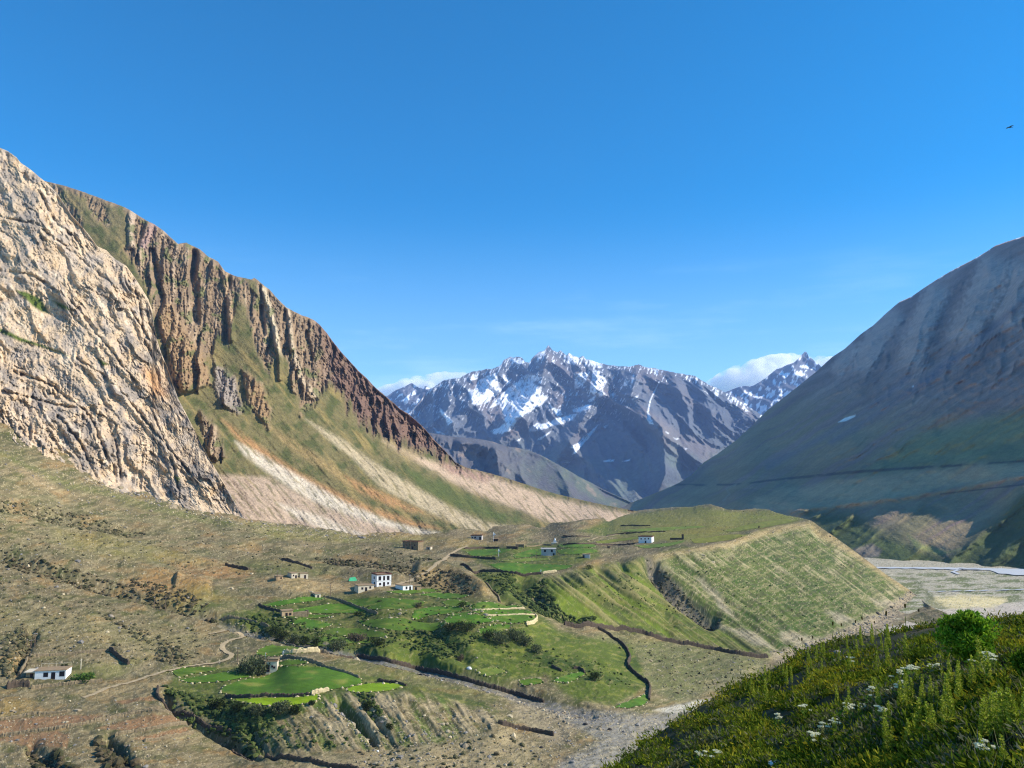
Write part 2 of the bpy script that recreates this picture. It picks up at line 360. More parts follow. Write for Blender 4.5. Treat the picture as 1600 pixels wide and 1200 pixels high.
def build_mid_hill():
    top = [(560,640),(600,660),(640,672),(670,676),(700,681),(715,683),(730,684),(750,686),(770,690),(790,697),(805,699),(825,703),(845,711),(865,722),(885,733),(905,745),(925,755),(945,766),(965,775),(985,784),(1010,795),(1060,815)]
    ctrl = [(560,640,4600),(700,681,4600),(800,698,4700),(880,730,4600),(960,772,4500),(1060,815,4400),(560,840,3500),(700,840,3500),(850,840,3500),(1000,840,3500),(760,760,4000),(860,780,4000)]
    L = Loft(560, 1060, 1.2, [(560, 840), (1060, 840)], top, 120, ctrl, .5, 7)
    U, V, P = L.U, L.V, L.P; x, z = P[..., 0], P[..., 2]
    h = 110 * (ridged((x + .7 * z) / 330, z / 700, 4, 141) - .4) + 50 * (ridged(x / 90, z / 130, 3, 142) - .4) * sstep(860, 780, U)
    fade = sstep(1.0, .93, L.T)
    d, t = pdist(U, V, [(725, 690), (775, 700), (780, 745)]); h = h + 90 * np.clip(1 - d / 18, 0, 1)
    L.push(.6 * h * (.1 + .9 * fade))
    n1 = fbm(x / 120, z / 120, 4, 143)
    C = np.ones(U.shape + (3,)) * srgb(94, 92, 94)
    C = blend(C, srgb(88, 98, 78), sstep(740, 900, U) * .8 * sstep(-.4, .3, n1)); C = blend(C, srgb(140, 120, 104), sstep(.2, .4, n1) * .6)
    C = C * (1 + .3 * n1)[..., None]
    L.build('hill', C, mat_col('hill_rock', .95, ((.05, .2),), ((.05, 6.0),)), back=((200, 150), (900, 900)), label='low dark hill below the snow mountain')

# ------------------------------------------------------------------ right-hand mountain
def build_right_mountain():
    top = [(940,812),(960,800),(975,791),(985,786),(1000,780),(1018,773),(1040,764),(1060,755),(1080,743),(1100,722),(1120,710),(1150,688),(1175,665),(1200,640),(1230,617),(1250,601),(1275,581),(1300,558),(1320,545),(1345,522),(1365,508),(1385,489),(1405,472),(1425,463),(1445,449),(1465,436),(1485,424),(1500,416),(1520,406),(1540,394),(1555,384),(1575,377),(1600,369),(1680,335),(1780,300),(1850,270)]
    bot = [(940,830),(1200,842),(1300,880),(1345,902),(1450,905),(1600,915),(1780,925)]
    q0, q1, q2 = place(1060, 755, 3600), place(1600, 369, 2850), place(1420, 725, 1620)      # the upper slope is one great even sheet
    n = np.cross(q1 - q0, q2 - q0); c0 = n @ q0
    def sheet(u, v): r = place(u, v, 1.0); return (u, v, float(c0 / (n @ r)))
    ctrl = [sheet(*p) for p in [(985,786),(1060,755),(1150,688),(1250,601),(1345,522),(1445,449),(1540,394),(1600,369),(1780,300),(1120,750),(1200,700),(1300,640),(1400,560),(1500,500),(1600,470),(1780,430),(1250,700),(1350,660),(1450,620),(1550,580),(1700,540)]]
    ctrl += [(940,812,3950),(940,830,3500),(1100,830,2100),(1200,842,1650),(1300,880,1330),(1350,872,1290),(1450,876,1240),(1530,880,1180),(1600,888,1120),(1780,905,1000),
            (1050,790,2950),(1150,780,2150),(1250,770,1900),(1250,798,1640),(1330,790,1540),(1400,770,1500),(1450,740,1540),(1550,735,1420),(1600,728,1400),(1780,690,1300),
            (1320,820,1440),(1400,830,1330),(1480,830,1300),(1550,790,1330),(1600,760,1300),(1600,830,1200),(1780,800,1080)]
    L = Loft(940, 1850, 1.4, bot, top, 300, ctrl, .35, 9)
    U, V, P = L.U, L.V, L.P; x, z = P[..., 0], P[..., 2]
    fade = sstep(1.0, .94, L.T)
    # coordinate across the fall of the slope (the slope falls to lower left in a long fan)
    ac = (V + .62 * U)            # constant along a fan line running down to the left
    ac = ac + 10 * fbm(U / 60, V / 60, 3, 151)
    steep = sstep(760, 640, V) * sstep(1240, 1330, U) * sstep(700, 600, V + .0 * U)
    h = 11 * fbm(ac / 34, U / 500, 4, 152) + 4 * fbm(ac / 9, U / 260, 3, 153)
    # the spurs of dark rock below the crest: falling more steeply than the fan
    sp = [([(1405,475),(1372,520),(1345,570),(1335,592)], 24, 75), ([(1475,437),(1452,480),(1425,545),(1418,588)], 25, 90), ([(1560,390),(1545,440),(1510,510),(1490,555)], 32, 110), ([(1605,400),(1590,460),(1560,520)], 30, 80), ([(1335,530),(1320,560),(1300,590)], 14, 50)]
    for ln, w, a in sp:
        d, t = pdist(U, V, ln); h = h + .5 * a * np.clip(1 - d / w, 0, 1) ** .8 * sstep(0, .2, t) * sstep(1.05, .6, t)
    # ravines and their shadowed banks
    for ln, w, a in [([(1600,575),(1545,625),(1500,655),(1470,672)], 10, -12), ([(1600,690),(1500,705),(1390,722)], 9, -7), ([(1560,620),(1460,655),(1400,700)], 10, 10), ([(1330,690),(1290,700),(1250,720),(1215,745)], 16, 10)]:
        d, t = pdist(U, V, ln); h = h + a * np.exp(-(d / w) ** 2)
    rug = steep * 7 * (ridged(ac / 26, (U - V) / 40, 4, 154) - .35); h = h + rug
    # the green spurs at the foot
    foot = softpoly(U, V, [(1255,800),(1330,800),(1380,830),(1440,858),(1480,868),(1560,810),(1600,765),(1790,700),(1790,930),(1340,905)], 14)
    fo = V + .75 * U + 8 * fbm(U / 40, V / 40, 3, 155)
    h = h + foot * 24 * (ridged(fo / 60, U / 260, 3, 156) - .35)
    h = h + 3.0 * fbm(x / 22, z / 22, 4, 157) + sstep(770, 700, V) * (7 * (ridged(ac / 15, U / 180, 4, 172) - .4) + 16 * (ridged((U + .45 * V) / 26 + .5 * fbm(U / 40, V / 40, 2, 177), V / 150, 4, 178) - .4) * sstep(650, 560, V + .35 * (1450 - U) * .2))
    d, t = pdist(U, V, [(1240,798),(1300,790),(1350,783),(1420,775),(1500,762),(1600,742)]); h = h + 10 * np.exp(-(d / 5) ** 2)
    L.push(.6 * h * (.06 + .94 * fade), .2)
    n1 = fbm(x / 90, z / 90, 4, 158); n2 = fbm(ac / 14, U / 300, 4, 159)
    C = np.ones(U.shape + (3,)) * srgb(152, 126, 112)
    C = blend(C, srgb(172, 144, 130), sstep(.0, .3, n2) * .6); C = blend(C, srgb(126, 106, 94), sstep(.0, .3, fbm(ac / 7, U / 160, 4, 171)) * .6)
    for ln, w in [([(1372,470),(1335,530),(1300,580)], 16), ([(1440,452),(1400,510),(1375,580),(1350,610)], 15), ([(1520,410),(1480,480),(1455,560)], 16), ([(1590,470),(1540,560),(1500,600)], 18), ([(1300,560),(1240,630),(1180,690)], 16)]: d, t = pdist(U, V, ln); C = blend(C, srgb(104, 88, 80), .6 * np.clip(1.15 - d / w, 0, 1) * sstep(-.4, .1, n1))  # darker bands between the spurs: gully shade put into the colour
    C = blend(C, srgb(146, 130, 88), .7 * sstep(590, 700, V + 20 * n1 - .12 * (U - 1400)) * sstep(-.25, .2, n2 + .15))       # grass lower down
    C = blend(C, srgb(128, 132, 86), .8 * softpoly(U, V, [(1340,740),(1430,680),(1600,640),(1780,600),(1780,700),(1600,722),(1420,735)], 14))
    C = blend(C, srgb(196, 160, 118), .85 * softpoly(U + 10 * n1, V + 5 * n1, [(1180,775),(1300,752),(1420,735),(1620,722),(1620,745),(1480,762),(1370,785),(1240,798),(1180,800)], 7))
    for ln, w, a in sp: d, t = pdist(U, V, ln); C = blend(C, srgb(200, 170, 152), .62 * sstep(1.0, .45, d / w + .5 * fbm(U / 7, V / 7, 3, 176)) * sstep(0, .15, t) * sstep(1.0, .8, t))  # paler bands along the spurs paint sunlit ribs into the colour
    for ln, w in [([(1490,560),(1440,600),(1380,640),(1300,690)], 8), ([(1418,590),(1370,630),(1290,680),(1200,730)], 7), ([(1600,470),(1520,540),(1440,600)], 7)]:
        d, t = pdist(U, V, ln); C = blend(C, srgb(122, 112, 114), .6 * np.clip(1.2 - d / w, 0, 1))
    C = blend(C, srgb(84, 94, 52), foot * sstep(-.5, .0, n1 + .2)); C = blend(C, srgb(140, 124, 110), .8 * softpoly(U + 8 * n1, V, [(1335,858),(1365,849),(1380,860),(1375,870),(1345,874)], 3))
    C = blend(C, srgb(100, 100, 70), .7 * softpoly(U + 14 * n1, V + 6 * n1, [(1360,845),(1400,815),(1450,790),(1480,800),(1440,830),(1410,848)], 8))
    C = blend(C, srgb(138, 142, 84), .8 * softpoly(U, V, [(1418,835),(1440,850),(1480,862),(1500,858),(1470,868),(1430,856)], 4))
    d, t = pdist(U, V, [(1040,757),(1100,758),(1150,757),(1200,751),(1260,745),(1330,738),(1400,733),(1500,727),(1600,720)]); C = blend(C, srgb(74, 68, 62), .75 * sstep(2.6, .8, d + 1.2 * n1) * sstep(-.35, .05, fbm(U / 25, V / 9, 2, 162) + .1))
    d, t = pdist(U, V, [(1130,782),(1140,772),(1135,764),(1150,757)]); C = blend(C, srgb(150, 140, 116), .7 * sstep(2.4, .6, d))
    d, t = pdist(U, V, [(1470,772),(1530,765),(1600,757)]); C = blend(C, srgb(64, 62, 58), .7 * sstep(2., .6, d + n1))
    C = blend(C, (.8, .78, .72), softpoly(U, V, [(1309,660),(1320,653),(1337,648),(1336,651),(1322,658)], .9))
    C = blend(C, (.8, .8, .8), softpoly(U, V, [(1424,604),(1428,602),(1428,605)], .7)); C = blend(C, (.85, .86, .9), .9 * sstep(2.2, .8, V - L.vt[None]) * sstep(.05, .2, fbm(U / 12, U * 0, 2, 163)) * sstep(1400, 1440, U))
    C = C * (1 + .2 * n1 + .14 * n2 + .12 * fbm(U / 3, V / 3, 3, 175))[..., None]
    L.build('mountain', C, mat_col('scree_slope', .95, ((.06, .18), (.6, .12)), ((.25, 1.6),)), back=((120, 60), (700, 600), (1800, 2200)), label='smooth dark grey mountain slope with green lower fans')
    return L

# ------------------------------------------------------------------ brown ridge with ribs of upright rock and scree fans
def build_brown_ridge():
    top = [(40,276),(75,284),(100,290),(125,298),(150,307),(165,313),(180,318),(195,324),(203,328),(215,336),(230,345),(242,351),(255,360),(266,370),(278,381),(284,380),(291,379),(300,384),(312,389),(324,400),(332,404),(341,409),(347,418),(352,424),(360,428),(370,432),(385,435),(393,437),(397,434),(402,437),(412,446),(421,452),(430,463),(438,471),(447,480),(456,485),(470,492),(482,496),(492,501),(500,508),(512,522),(522,536),(535,552),(548,566),(560,579),(575,593),(588,607),(600,617),(612,627),(625,639),(637,646),(650,657),(662,668),(672,680),(684,693),(694,703),(703,712),(712,723),(730,731),(760,738),(785,745),(810,753),(840,763),(870,772),(900,779),(930,786),(960,792),(990,798),(1030,802)]
    bot = [(40,700),(150,760),(300,840),(380,850),(500,860),(700,862),(1030,830)]
    ctrl = [(40,276,1300),(100,290,1280),(200,327,1260),(280,380,1230),(350,422,1220),(402,437,1230),(450,482,1220),(512,522,1230),(575,593,1260),(637,646,1310),(712,723,1400),(810,753,1480),(900,779,1560),(1030,802,1680),
            (40,700,800),(240,470,1000),(240,600,900),(270,600,890),(300,700,780),(380,805,655),(300,840,600),(500,860,650),(700,862,730),(450,822,690),(560,832,745),(660,836,795),(760,828,900),(850,823,1050),(950,812,1250),(1030,830,1300),
            (300,600,950),(400,600,1000),(500,700,960),(600,760,940),(400,720,850),(330,700,810),(700,790,990),(600,700,1120),(520,640,1090),(300,480,1090),(400,520,1100),(800,790,1180),(480,770,820)]
    L = Loft(40, 1030, 1.3, bot, top, 420, ctrl, .7, 11)
    U, V, P = L.U, L.V, L.P
    fade = sstep(1.0, .97, L.T)
    wob = 5 * fbm(U / 40, V / 40, 3, 201); Uw, Vw = U + wob, V + 5 * fbm(U / 40 + 7, V / 40, 3, 202)
    # how far down the rock reaches (the grass and scree start below)
    rock_lo = line_v([(40,400),(140,340),(200,400),(235,470),(270,610),(310,590),(340,520),(358,545),(368,470),(382,470),(398,540),(418,590),(434,545),(446,560),(470,640),(500,620),(520,600),(560,655),(600,680),(660,705),(712,724),(1030,803)], U)
    rock = sstep(14, -14, V - rock_lo + 26 * fbm(U / 14, V / 50, 4, 203) + 14 * fbm(U / 5, V / 22, 3, 204))
    rock = np.maximum(rock, 0)
    grass_hi = softpoly(Uw, Vw, [(95,292),(150,312),(195,330),(205,380),(180,395),(140,360),(110,320)], 6) * (1 - .9 * softpoly(Uw, Vw, [(134,305),(160,315),(172,350),(160,352),(140,330)], 4))
    g2 = softpoly(Uw, Vw, [(200,400),(215,425),(238,470),(238,500),(222,460),(200,420)], 5)
    g3 = softpoly(Uw, Vw, [(384,434),(402,440),(404,465),(392,455)], 4)
    rock = rock * (1 - .85 * np.clip(grass_hi + g2 + g3, 0, 1))
    # single fins standing out of the slope: outline of each lit face, its shadowed left side is the fin's own flank
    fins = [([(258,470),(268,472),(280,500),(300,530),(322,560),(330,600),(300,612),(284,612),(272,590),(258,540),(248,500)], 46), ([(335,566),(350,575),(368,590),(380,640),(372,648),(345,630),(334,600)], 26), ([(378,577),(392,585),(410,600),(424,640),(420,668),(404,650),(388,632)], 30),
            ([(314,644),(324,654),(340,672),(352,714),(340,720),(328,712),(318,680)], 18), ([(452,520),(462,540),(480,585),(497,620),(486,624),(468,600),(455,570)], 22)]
    finm = np.zeros(U.shape)
    for p, a in fins: finm = np.maximum(finm, softpoly(U + .5 * wob + 4 * fbm(U / 6, V / 9, 3, 230), V + 8 * fbm(U / 7, V / 12, 3, 231), p, 7))
    rock = np.maximum(rock, finm)
    # ribs: steep on the left, gentle on the right
    ac = U + .10 * (V - 450) + 7 * fbm(U / 60, V / 60, 3, 205)
    def saw(x): f = x - np.floor(x); return np.where(f < .22, f / .22, 1 - (f - .22) / .78)
    r1 = saw(ac / 23 + .8 * fbm(ac / 60, V / 160, 3, 206)); r2 = saw(ac / 8.5 + .9 * fbm(ac / 20, V / 80, 3, 207)); r3 = saw(ac / 3.6 + .9 * fbm(ac / 9, V / 30, 3, 208))
    amp = .35 + .65 * sstep(-.35, .35, fbm(U / 55, V / 55, 3, 209)); right = sstep(470, 520, U + .15 * (500 - V))
    big = sstep(-.3, .25, fbm(U / 70 + 3, V / 130, 2, 224))
    fa, ea, ra = facets(ac / 6.5 + .5 * fbm(U / 16, V / 26, 3, 232), V / 62 + .3 * fbm(U / 20, V / 20, 2, 234), 225, 1.4); fb, eb, rb = facets(ac / 2.6, V / 11, 226, 1.5)
    h = rock * (amp * (30 * r1 * big * (1 - .75 * right) + 6 * r2 * (1 - .7 * right) + 2 * r3) + 11 * fa + 3.2 * fb + 2 * right * (ridged(ac / 5, V / 45, 3, 233) - .4) - 12)
    h = h + rock * right * 20 * (ridged(U / 16, V / 26, 4, 210) - .4)
    h = h + rock * 7 * (ridged(U / 5, V / 9, 3, 211) - .4)
    for ln, w, a in [([(237,392),(243,425),(252,470)], 6, -26), ([(303,388),(302,430),(306,500)], 7, -34), ([(226,343),(222,360),(216,384)], 4, -22), ([(358,430),(354,480),(352,530)], 5, -22), ([(408,480),(412,520)], 4, -20), ([(447,478),(444,500)], 3, -14),
                     ([(412,452),(420,480),(430,520),(437,560),(438,592)], 4, 16), ([(450,478),(455,520),(457,545)], 4, 16), ([(350,420),(357,470),(362,530)], 5, 18), ([(207,330),(203,360),(206,385)], 5, 14), ([(478,520),(486,560)], 4, -16), ([(575,620),(582,660)], 6, -18), ([(640,660),(640,690)], 6, -16)]:
        d, t = pdist(U, V, ln); h = h + a * np.clip(1.3 - d / w, 0, 1)
    for p, a in fins:
        q = np.array(p, float); c = q[:, 0].min(); m = softpoly(U + .4 * wob, V, p, 2.5); lft = np.zeros(U.shape)
        h = h + (m * .45 + .35 * softpoly(U, V, p, 9)) * a * .75
    talus = 1 - rock
    h = h + talus * (7 * fbm((U - .8 * V) / 30, (U + V) / 160, 4, 212) + 2.2 * fbm((U - .9 * V) / 7, (U + V) / 60, 3, 213) + .8 * fbm(U / 3, V / 3, 3, 214))
    L.push((.46 * h + rock * .9 * fbm(U / 2.2, V / 2.6, 2, 215)) * (.08 + .92 * fade), .2)
    # colours
    n1 = fbm(U / 22, V / 22, 4, 216); n2 = fbm(ac / 7, V / 60, 4, 217); n3 = fbm(U / 3, V / 3, 3, 218)
    R = np.ones(U.shape + (3,)) * srgb(146, 122, 94)
    R = blend(R, srgb(114, 98, 80), sstep(-.1, .3, n2) * .7); R = blend(R, srgb(184, 158, 128), sstep(.12, .4, fbm(ac / 11, V / 90, 3, 219)) * .8)
    R = blend(R, srgb(118, 92, 78), right * sstep(-.5, .1, n1 + .3) * .95); R = blend(R, srgb(92, 74, 66), right * sstep(.0, .4, n2) * .7)
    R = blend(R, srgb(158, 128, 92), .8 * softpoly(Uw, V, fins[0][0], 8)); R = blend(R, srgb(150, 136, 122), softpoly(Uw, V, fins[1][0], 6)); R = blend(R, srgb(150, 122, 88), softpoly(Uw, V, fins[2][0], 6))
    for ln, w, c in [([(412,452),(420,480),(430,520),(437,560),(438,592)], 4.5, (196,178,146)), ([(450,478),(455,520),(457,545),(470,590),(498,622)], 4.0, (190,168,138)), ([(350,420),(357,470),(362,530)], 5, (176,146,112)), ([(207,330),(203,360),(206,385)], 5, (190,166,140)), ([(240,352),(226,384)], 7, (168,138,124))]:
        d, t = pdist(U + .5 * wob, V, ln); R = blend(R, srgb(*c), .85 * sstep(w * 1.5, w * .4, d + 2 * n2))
    R = blend(R, srgb(96, 104, 58), .7 * sstep(.12, .35, fbm(U / 18, V / 18, 3, 220)) * (1 - right))
    G = np.ones(U.shape + (3,)) * srgb(116, 106, 68)
    G = blend(G, srgb(84, 86, 48), sstep(-.15, .3, n1)); G = blend(G, srgb(146, 126, 78), sstep(.1, .45, fbm((U - .8 * V) / 18, (U + V) / 120, 4, 221)) * .75)
    G = blend(G, srgb(84, 94, 46), .8 * softpoly(Uw, Vw, [(640,735),(720,765),(780,800),(820,815),(760,812),(700,790),(650,760)], 9))
    dn = lambda s: (1.0 - .65 * sstep(.05, .35, fbm((U - .9 * V) / s, (U + V) / 40, 3, 222)))
    for p, c, s, k in [([(345,655),(400,692),(470,740),(560,785),(650,815),(690,827),(640,822),(540,790),(450,740),(380,695)], (178,132,88), 6, .8), ([(368,690),(400,705),(470,745),(540,785),(620,818),(690,834),(640,834),(560,815),(480,780),(420,740),(380,710)], (206,190,166), 5, .9),
                       ([(340,742),(420,745),(500,790),(600,822),(660,838),(540,838),(450,822),(375,818)], (184,158,134), 6, .85), ([(430,785),(500,806),(575,838),(520,834),(460,808)], (200,184,160), 5, .85), ([(478,655),(540,690),(580,720),(640,755),(700,790),(760,818),(830,828),(740,832),(680,805),(600,765),(560,725),(520,692)], (188,168,134), 5, .85),
                       ([(600,690),(680,722),(760,742),(860,778),(995,806),(960,817),(860,817),(800,792),(740,770),(690,745),(640,715)], (198,170,142), 6, .85), ([(400,652),(480,700),(560,755),(700,815),(640,800),(540,758),(450,700)], (164,136,90), 6, .6), ([(690,722),(770,745),(760,755),(700,738)], (156,120,104), 5, .7),
                       ([(540,745),(620,780),(660,800),(620,795),(560,768)], (176,128,84), 6, .7), ([(600,680),(660,712),(640,722),(600,700)], (150,130,92), 6, .6)]:
        G = blend(G, srgb(*c), k * softpoly(U + 1.2 * wob, V + .6 * wob + 2 * n3, p, s) * np.clip(dn(6) * (1 + .0 * n3), 0, 1))
    gr = sstep(.1, .3, fbm(U / 1.6, V / 1.6, 2, 223)); G = blend(G, G * .62, .5 * gr)
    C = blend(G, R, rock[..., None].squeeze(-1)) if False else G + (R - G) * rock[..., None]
    C = C * (1 + .18 * n3 + .12 * n1)[..., None]
    L.build('mountain', C, mat_col('ribbed_rock', .95, ((.12, .22), (.6, .2)), ((.5, 1.2), (.12, 2.5))), back=((60, 30), (300, 220), (900, 900)), label='brown mountain with upright rock ribs, grassy slopes and pale scree')
    return L

# ------------------------------------------------------------------ pale cliff
def build_cliff():
    top = [(-150,120),(-60,196),(0,231),(12,236),(25,245),(32,254),(48,265),(62,277),(75,287),(90,303),(100,318),(112,336),(125,350),(140,368),(152,385),(166,391),(180,405),(197,415),(208,430),(220,448),(232,468),(238,485),(240,505),(245,530),(252,552),(262,575),(270,600),(278,622),(290,645),(302,668),(314,693),(326,715),(340,738),(356,765),(372,795),(386,816),(400,836)]
    bot = [(-150,700),(0,740),(200,810),(330,850),(400,850)]
    ctrl = [(-150,120,820),(0,231,800),(75,287,800),(166,391,800),(238,485,800),(270,600,745),(314,693,690),(372,795,630),(400,836,615),(-150,640,505),(0,693,530),(130,745,565),(240,782,590),(375,812,615),(-150,700,480),(0,740,505),(200,810,560),(330,850,590),
            (0,560,640),(100,620,640),(200,640,660),(100,480,710),(0,400,710),(200,520,735),(250,700,655),(-150,400,690)]
    L = Loft(-150, 400, 1.2, bot, top, 430, ctrl, .8, 13)
    U, V, P = L.U, L.V, L.P
    fade = sstep(1.0, .985, L.T)
    w1 = 12 * fbm(U / 50, V / 50, 3, 301); w2 = 12 * fbm(U / 50 + 5, V / 50, 3, 302)
    a = (U + w1) * .83 - (V + w2) * .56; b = (U + w1) * .56 + (V + w2) * .83        # b runs down the beds
    foot = sstep(0, 26, line_v([(-150,640),(0,693),(130,745),(240,782),(375,812),(400,822)], U) - V)
    h = 30 * fbm(U / 80, V / 80, 3, 303) + 26 * (ridged(a / 46, b / 150, 4, 304) - .4)
    f1, e1, r1 = facets(a / 12 + .3 * fbm(U / 14, V / 14, 3, 318), b / 46, 307, 1.4); f2, e2, r2 = facets(a / 4.2 + .35 * fbm(U / 8, V / 8, 3, 312), b / 9, 308, 1.6); f3, e3, r3 = facets(U / 2.3, V / 3.0, 316, 1.6)
    bk = sstep(-.25, .3, fbm(U / 45, V / 45, 3, 317)); vert = sstep(-.05, .3, fbm(U / 60 + 4, V / 60, 2, 319))
    h = h + (4 + 12 * bk) * f1 * (1 - .6 * vert) + 12 * vert * (ridged(U / 9 + .1 * V / 9, V / 60, 4, 305) - .4) + (2 + 6 * bk) * f2 - 2.0 * bk * sstep(.12, 0, e2) + 3.2 * f3
    h = h + 9 * (ridged(a / 26, b / 200, 5, 320, .6) - .4) + 2.4 * fbm(U / 2.0, V / 2.2, 2, 309)
    # ledges that climb to the left
    for ln, w, am in [([(-40,490),(30,462),(60,480),(100,500)], 5, -10), ([(-40,505),(0,520),(50,540),(100,555)], 5, -10), ([(110,425),(170,450),(250,540)], 5, 10), ([(60,640),(160,700),(260,730)], 5, 8), ([(160,620),(170,660),(180,730),(180,770)], 4, -9), ([(45,640),(50,690)], 3, -8), ([(105,400),(115,440)], 6, -12), ([(240,500),(262,580),(280,640)], 6, 8), ([(200,570),(260,640),(330,760)], 6, 9)]:
        d, t = pdist(U + .4 * w1, V + .4 * w2, ln); h = h + am * np.exp(-(d / w) ** 2)
    for ln in [[(-10,335),(60,352),(120,400),(170,440),(235,530)], [(0,420),(50,430),(110,470),(150,520),(215,600)], [(20,580),(80,600),(140,650),(170,720)], [(60,300),(90,350),(140,390)], [(120,560),(180,600),(230,660),(300,740)], [(180,690),(190,740),(185,780)], [(90,650),(130,700),(150,745)], [(210,440),(225,520),(250,600)], [(-10,610),(60,625),(130,640)], [(240,650),(265,700),(280,770)]]:
        d, t = pdist(U + .9 * w1 * .4 + 2.5 * fbm(U / 7, V / 7, 2, 331), V + .4 * w2 + 2.5 * fbm(U / 7, V / 7, 2, 332), ln); h = h - 11 * np.exp(-(d / 1.7) ** 2) * (.3 + sstep(-.2, .3, fbm(U / 16, V / 16, 2, 333))) + 9 * np.exp(-((d - 5) / 4) ** 2)
    L.push(.22 * h * (.15 + .85 * fade) * (.25 + .75 * foot))
    n1 = fbm(U / 30, V / 30, 4, 310); n2 = fbm(a / 9, b / 36, 4, 311); n3 = fbm(U / 4, V / 6, 3, 313)
    C = np.ones(U.shape + (3,)) * srgb(198, 172, 140)
    C = blend(C, srgb(174, 156, 136), sstep(-.05, .3, n1)); C = blend(C, srgb(144, 132, 120), sstep(.18, .45, fbm(U / 26, V / 34, 4, 314)) * .8)
    C = blend(C, srgb(194, 160, 118), sstep(.15, .4, fbm(U / 24 + 9, V / 30, 4, 315)) * .6); C = blend(C, srgb(216, 196, 168), sstep(.15, .4, n2) * .6)
    C = blend(C, srgb(132, 112, 92), sstep(.18, .38, n3) * .4); C = C * (.86 + .28 * r2 * bk + .14 * (1 - bk))[..., None]; C = blend(C, srgb(120, 112, 104), .55 * sstep(.62, .7, r1) * sstep(-.1, .2, n1 + .1))
    C = blend(C, srgb(206, 150, 92), .7 * softpoly(U + w1, V, [(222,575),(245,580),(262,620),(240,620)], 10))
    for p in [[(26,452),(40,455),(62,468),(78,490),(66,488),(50,478)], [(80,470),(100,476),(112,484),(96,482)], [(-20,505),(0,518),(40,535),(75,546),(106,556),(90,548),(50,533),(10,516)], [(150,560),(170,568),(160,572)], [(272,742),(282,746),(278,756)]]:
        C = blend(C, srgb(84, 96, 40), softpoly(U + .3 * w1, V + .3 * w2, p, 2.5))
    C = C * (1 + .16 * n3 + .1 * n1)[..., None]
    L.build('cliff', C, mat_col('pale_cliff', .95, ((.06, .12), (.35, .22), (1.1, .2)), ((.35, 1.0), (1.2, .4))), back=((25, 10), (100, 90), (400, 420)), label='pale tan limestone cliff with cracked face')
    return L
# ------------------------------------------------------------------ valley ground with terraces, gully and the great scarp
RIVER_Z = -113.0
STREAM = [(-20,860),(60,884),(150,914),(250,944),(330,964),(380,985),(450,997),(520,1011),(600,1028),(700,1050),(800,1078),(850,1095),(920,1118)]
FIELDS = [  # outline, bright, label
 ([(345,1083),(352,1072),(385,1062),(415,1058),(432,1046),(460,1043),(500,1043),(540,1050),(563,1061),(560,1069),(520,1078),(484,1084),(430,1088),(380,1088)], 0),
 ([(362,1093),(430,1092),(480,1089),(498,1087),(494,1095),(470,1102),(420,1104),(380,1099)], 1),
 ([(268,1050),(290,1045),(330,1043),(338,1047),(300,1054),(280,1058)], 0), ([(280,1063),(320,1056),(370,1050),(397,1053),(390,1058),(340,1065),(300,1067)], 0),
 ([(400,1024),(405,1016),(430,1010),(460,1011),(485,1017),(450,1023),(420,1026)], 0), ([(543,1075),(580,1068),(633,1073),(600,1080),(570,1082),(545,1080)], 2), ([(432,1037),(460,1032),(480,1037),(440,1043)], 0),
 ([(408,946),(440,939),(470,934),(505,935),(500,939),(460,943),(430,947)], 0), ([(452,955),(500,947),(535,945),(577,951),(560,958),(500,959),(460,959)], 0), ([(450,972),(470,967),(515,974),(510,979),(480,983)], 0),
 ([(495,988),(530,981),(575,984),(607,992),(580,996),(520,994)], 0), ([(535,939),(600,935),(662,941),(640,951),(590,953),(560,948)], 0), ([(648,953),(680,948),(722,951),(710,959),(670,961),(645,963)], 0),
 ([(560,970),(620,966),(690,974),(690,980),(640,986),(600,983),(570,977)], 0), ([(655,931),(690,927),(732,931),(700,936)], 0), ([(690,941),(710,937),(735,943),(725,949),(700,947)], 0), ([(735,946),(760,941),(800,946),(818,949),(780,951),(740,953)], 0),
 ([(730,956),(780,953),(825,954),(832,958),(800,961),(745,959)], 0), ([(760,964),(800,961),(838,962),(830,971),(800,975),(770,969)], 0), ([(692,968),(720,961),(760,963),(777,971),(740,976),(700,976)], 0), ([(748,984),(775,977),(800,979),(780,989),(750,991)], 0),
 ([(728,862),(760,859),(800,858),(775,867),(740,869)], 0), ([(800,868),(830,859),(847,859),(845,868),(810,872)], 0), ([(764,882),(800,879),(830,882),(892,884),(880,890),(830,895),(790,893)], 0), ([(780,876),(830,873),(862,874),(830,878),(800,879)], 3),
 ([(870,860),(900,857),(930,859),(928,864),(880,866)], 0), ([(872,851),(925,851),(925,855),(880,856)], 0), ([(990,853),(1040,849),(1070,846),(1050,853),(1010,857)], 3), ([(930,846),(1000,839),(992,843),(940,849)], 4), ([(1080,843),(1130,837),(1168,836),(1140,844),(1090,849)], 4), ([(1130,829),(1200,814),(1246,813),(1212,821),(1150,831)], 4), ([(960,829),(1060,823),(1100,824),(1000,831)], 4), ([(600,926),(650,922),(690,924),(640,929)], 0), ([(700,962),(730,957),(742,958),(728,963)], 0), ([(470,1000),(500,996),(560,999),(590,1003),(540,1006)], 3), ([(430,965),(470,961),(520,963),(480,967)], 0),
 ([(742,1048),(775,1044),(790,1050),(765,1056)], 3), ([(810,1064),(842,1060),(846,1068),(820,1071)], 0), ([(863,1064),(893,1052),(915,1051),(892,1066),(876,1067)], 0), ([(960,1106),(990,1092),(1012,1085),(1010,1098),(985,1108)], 0)]
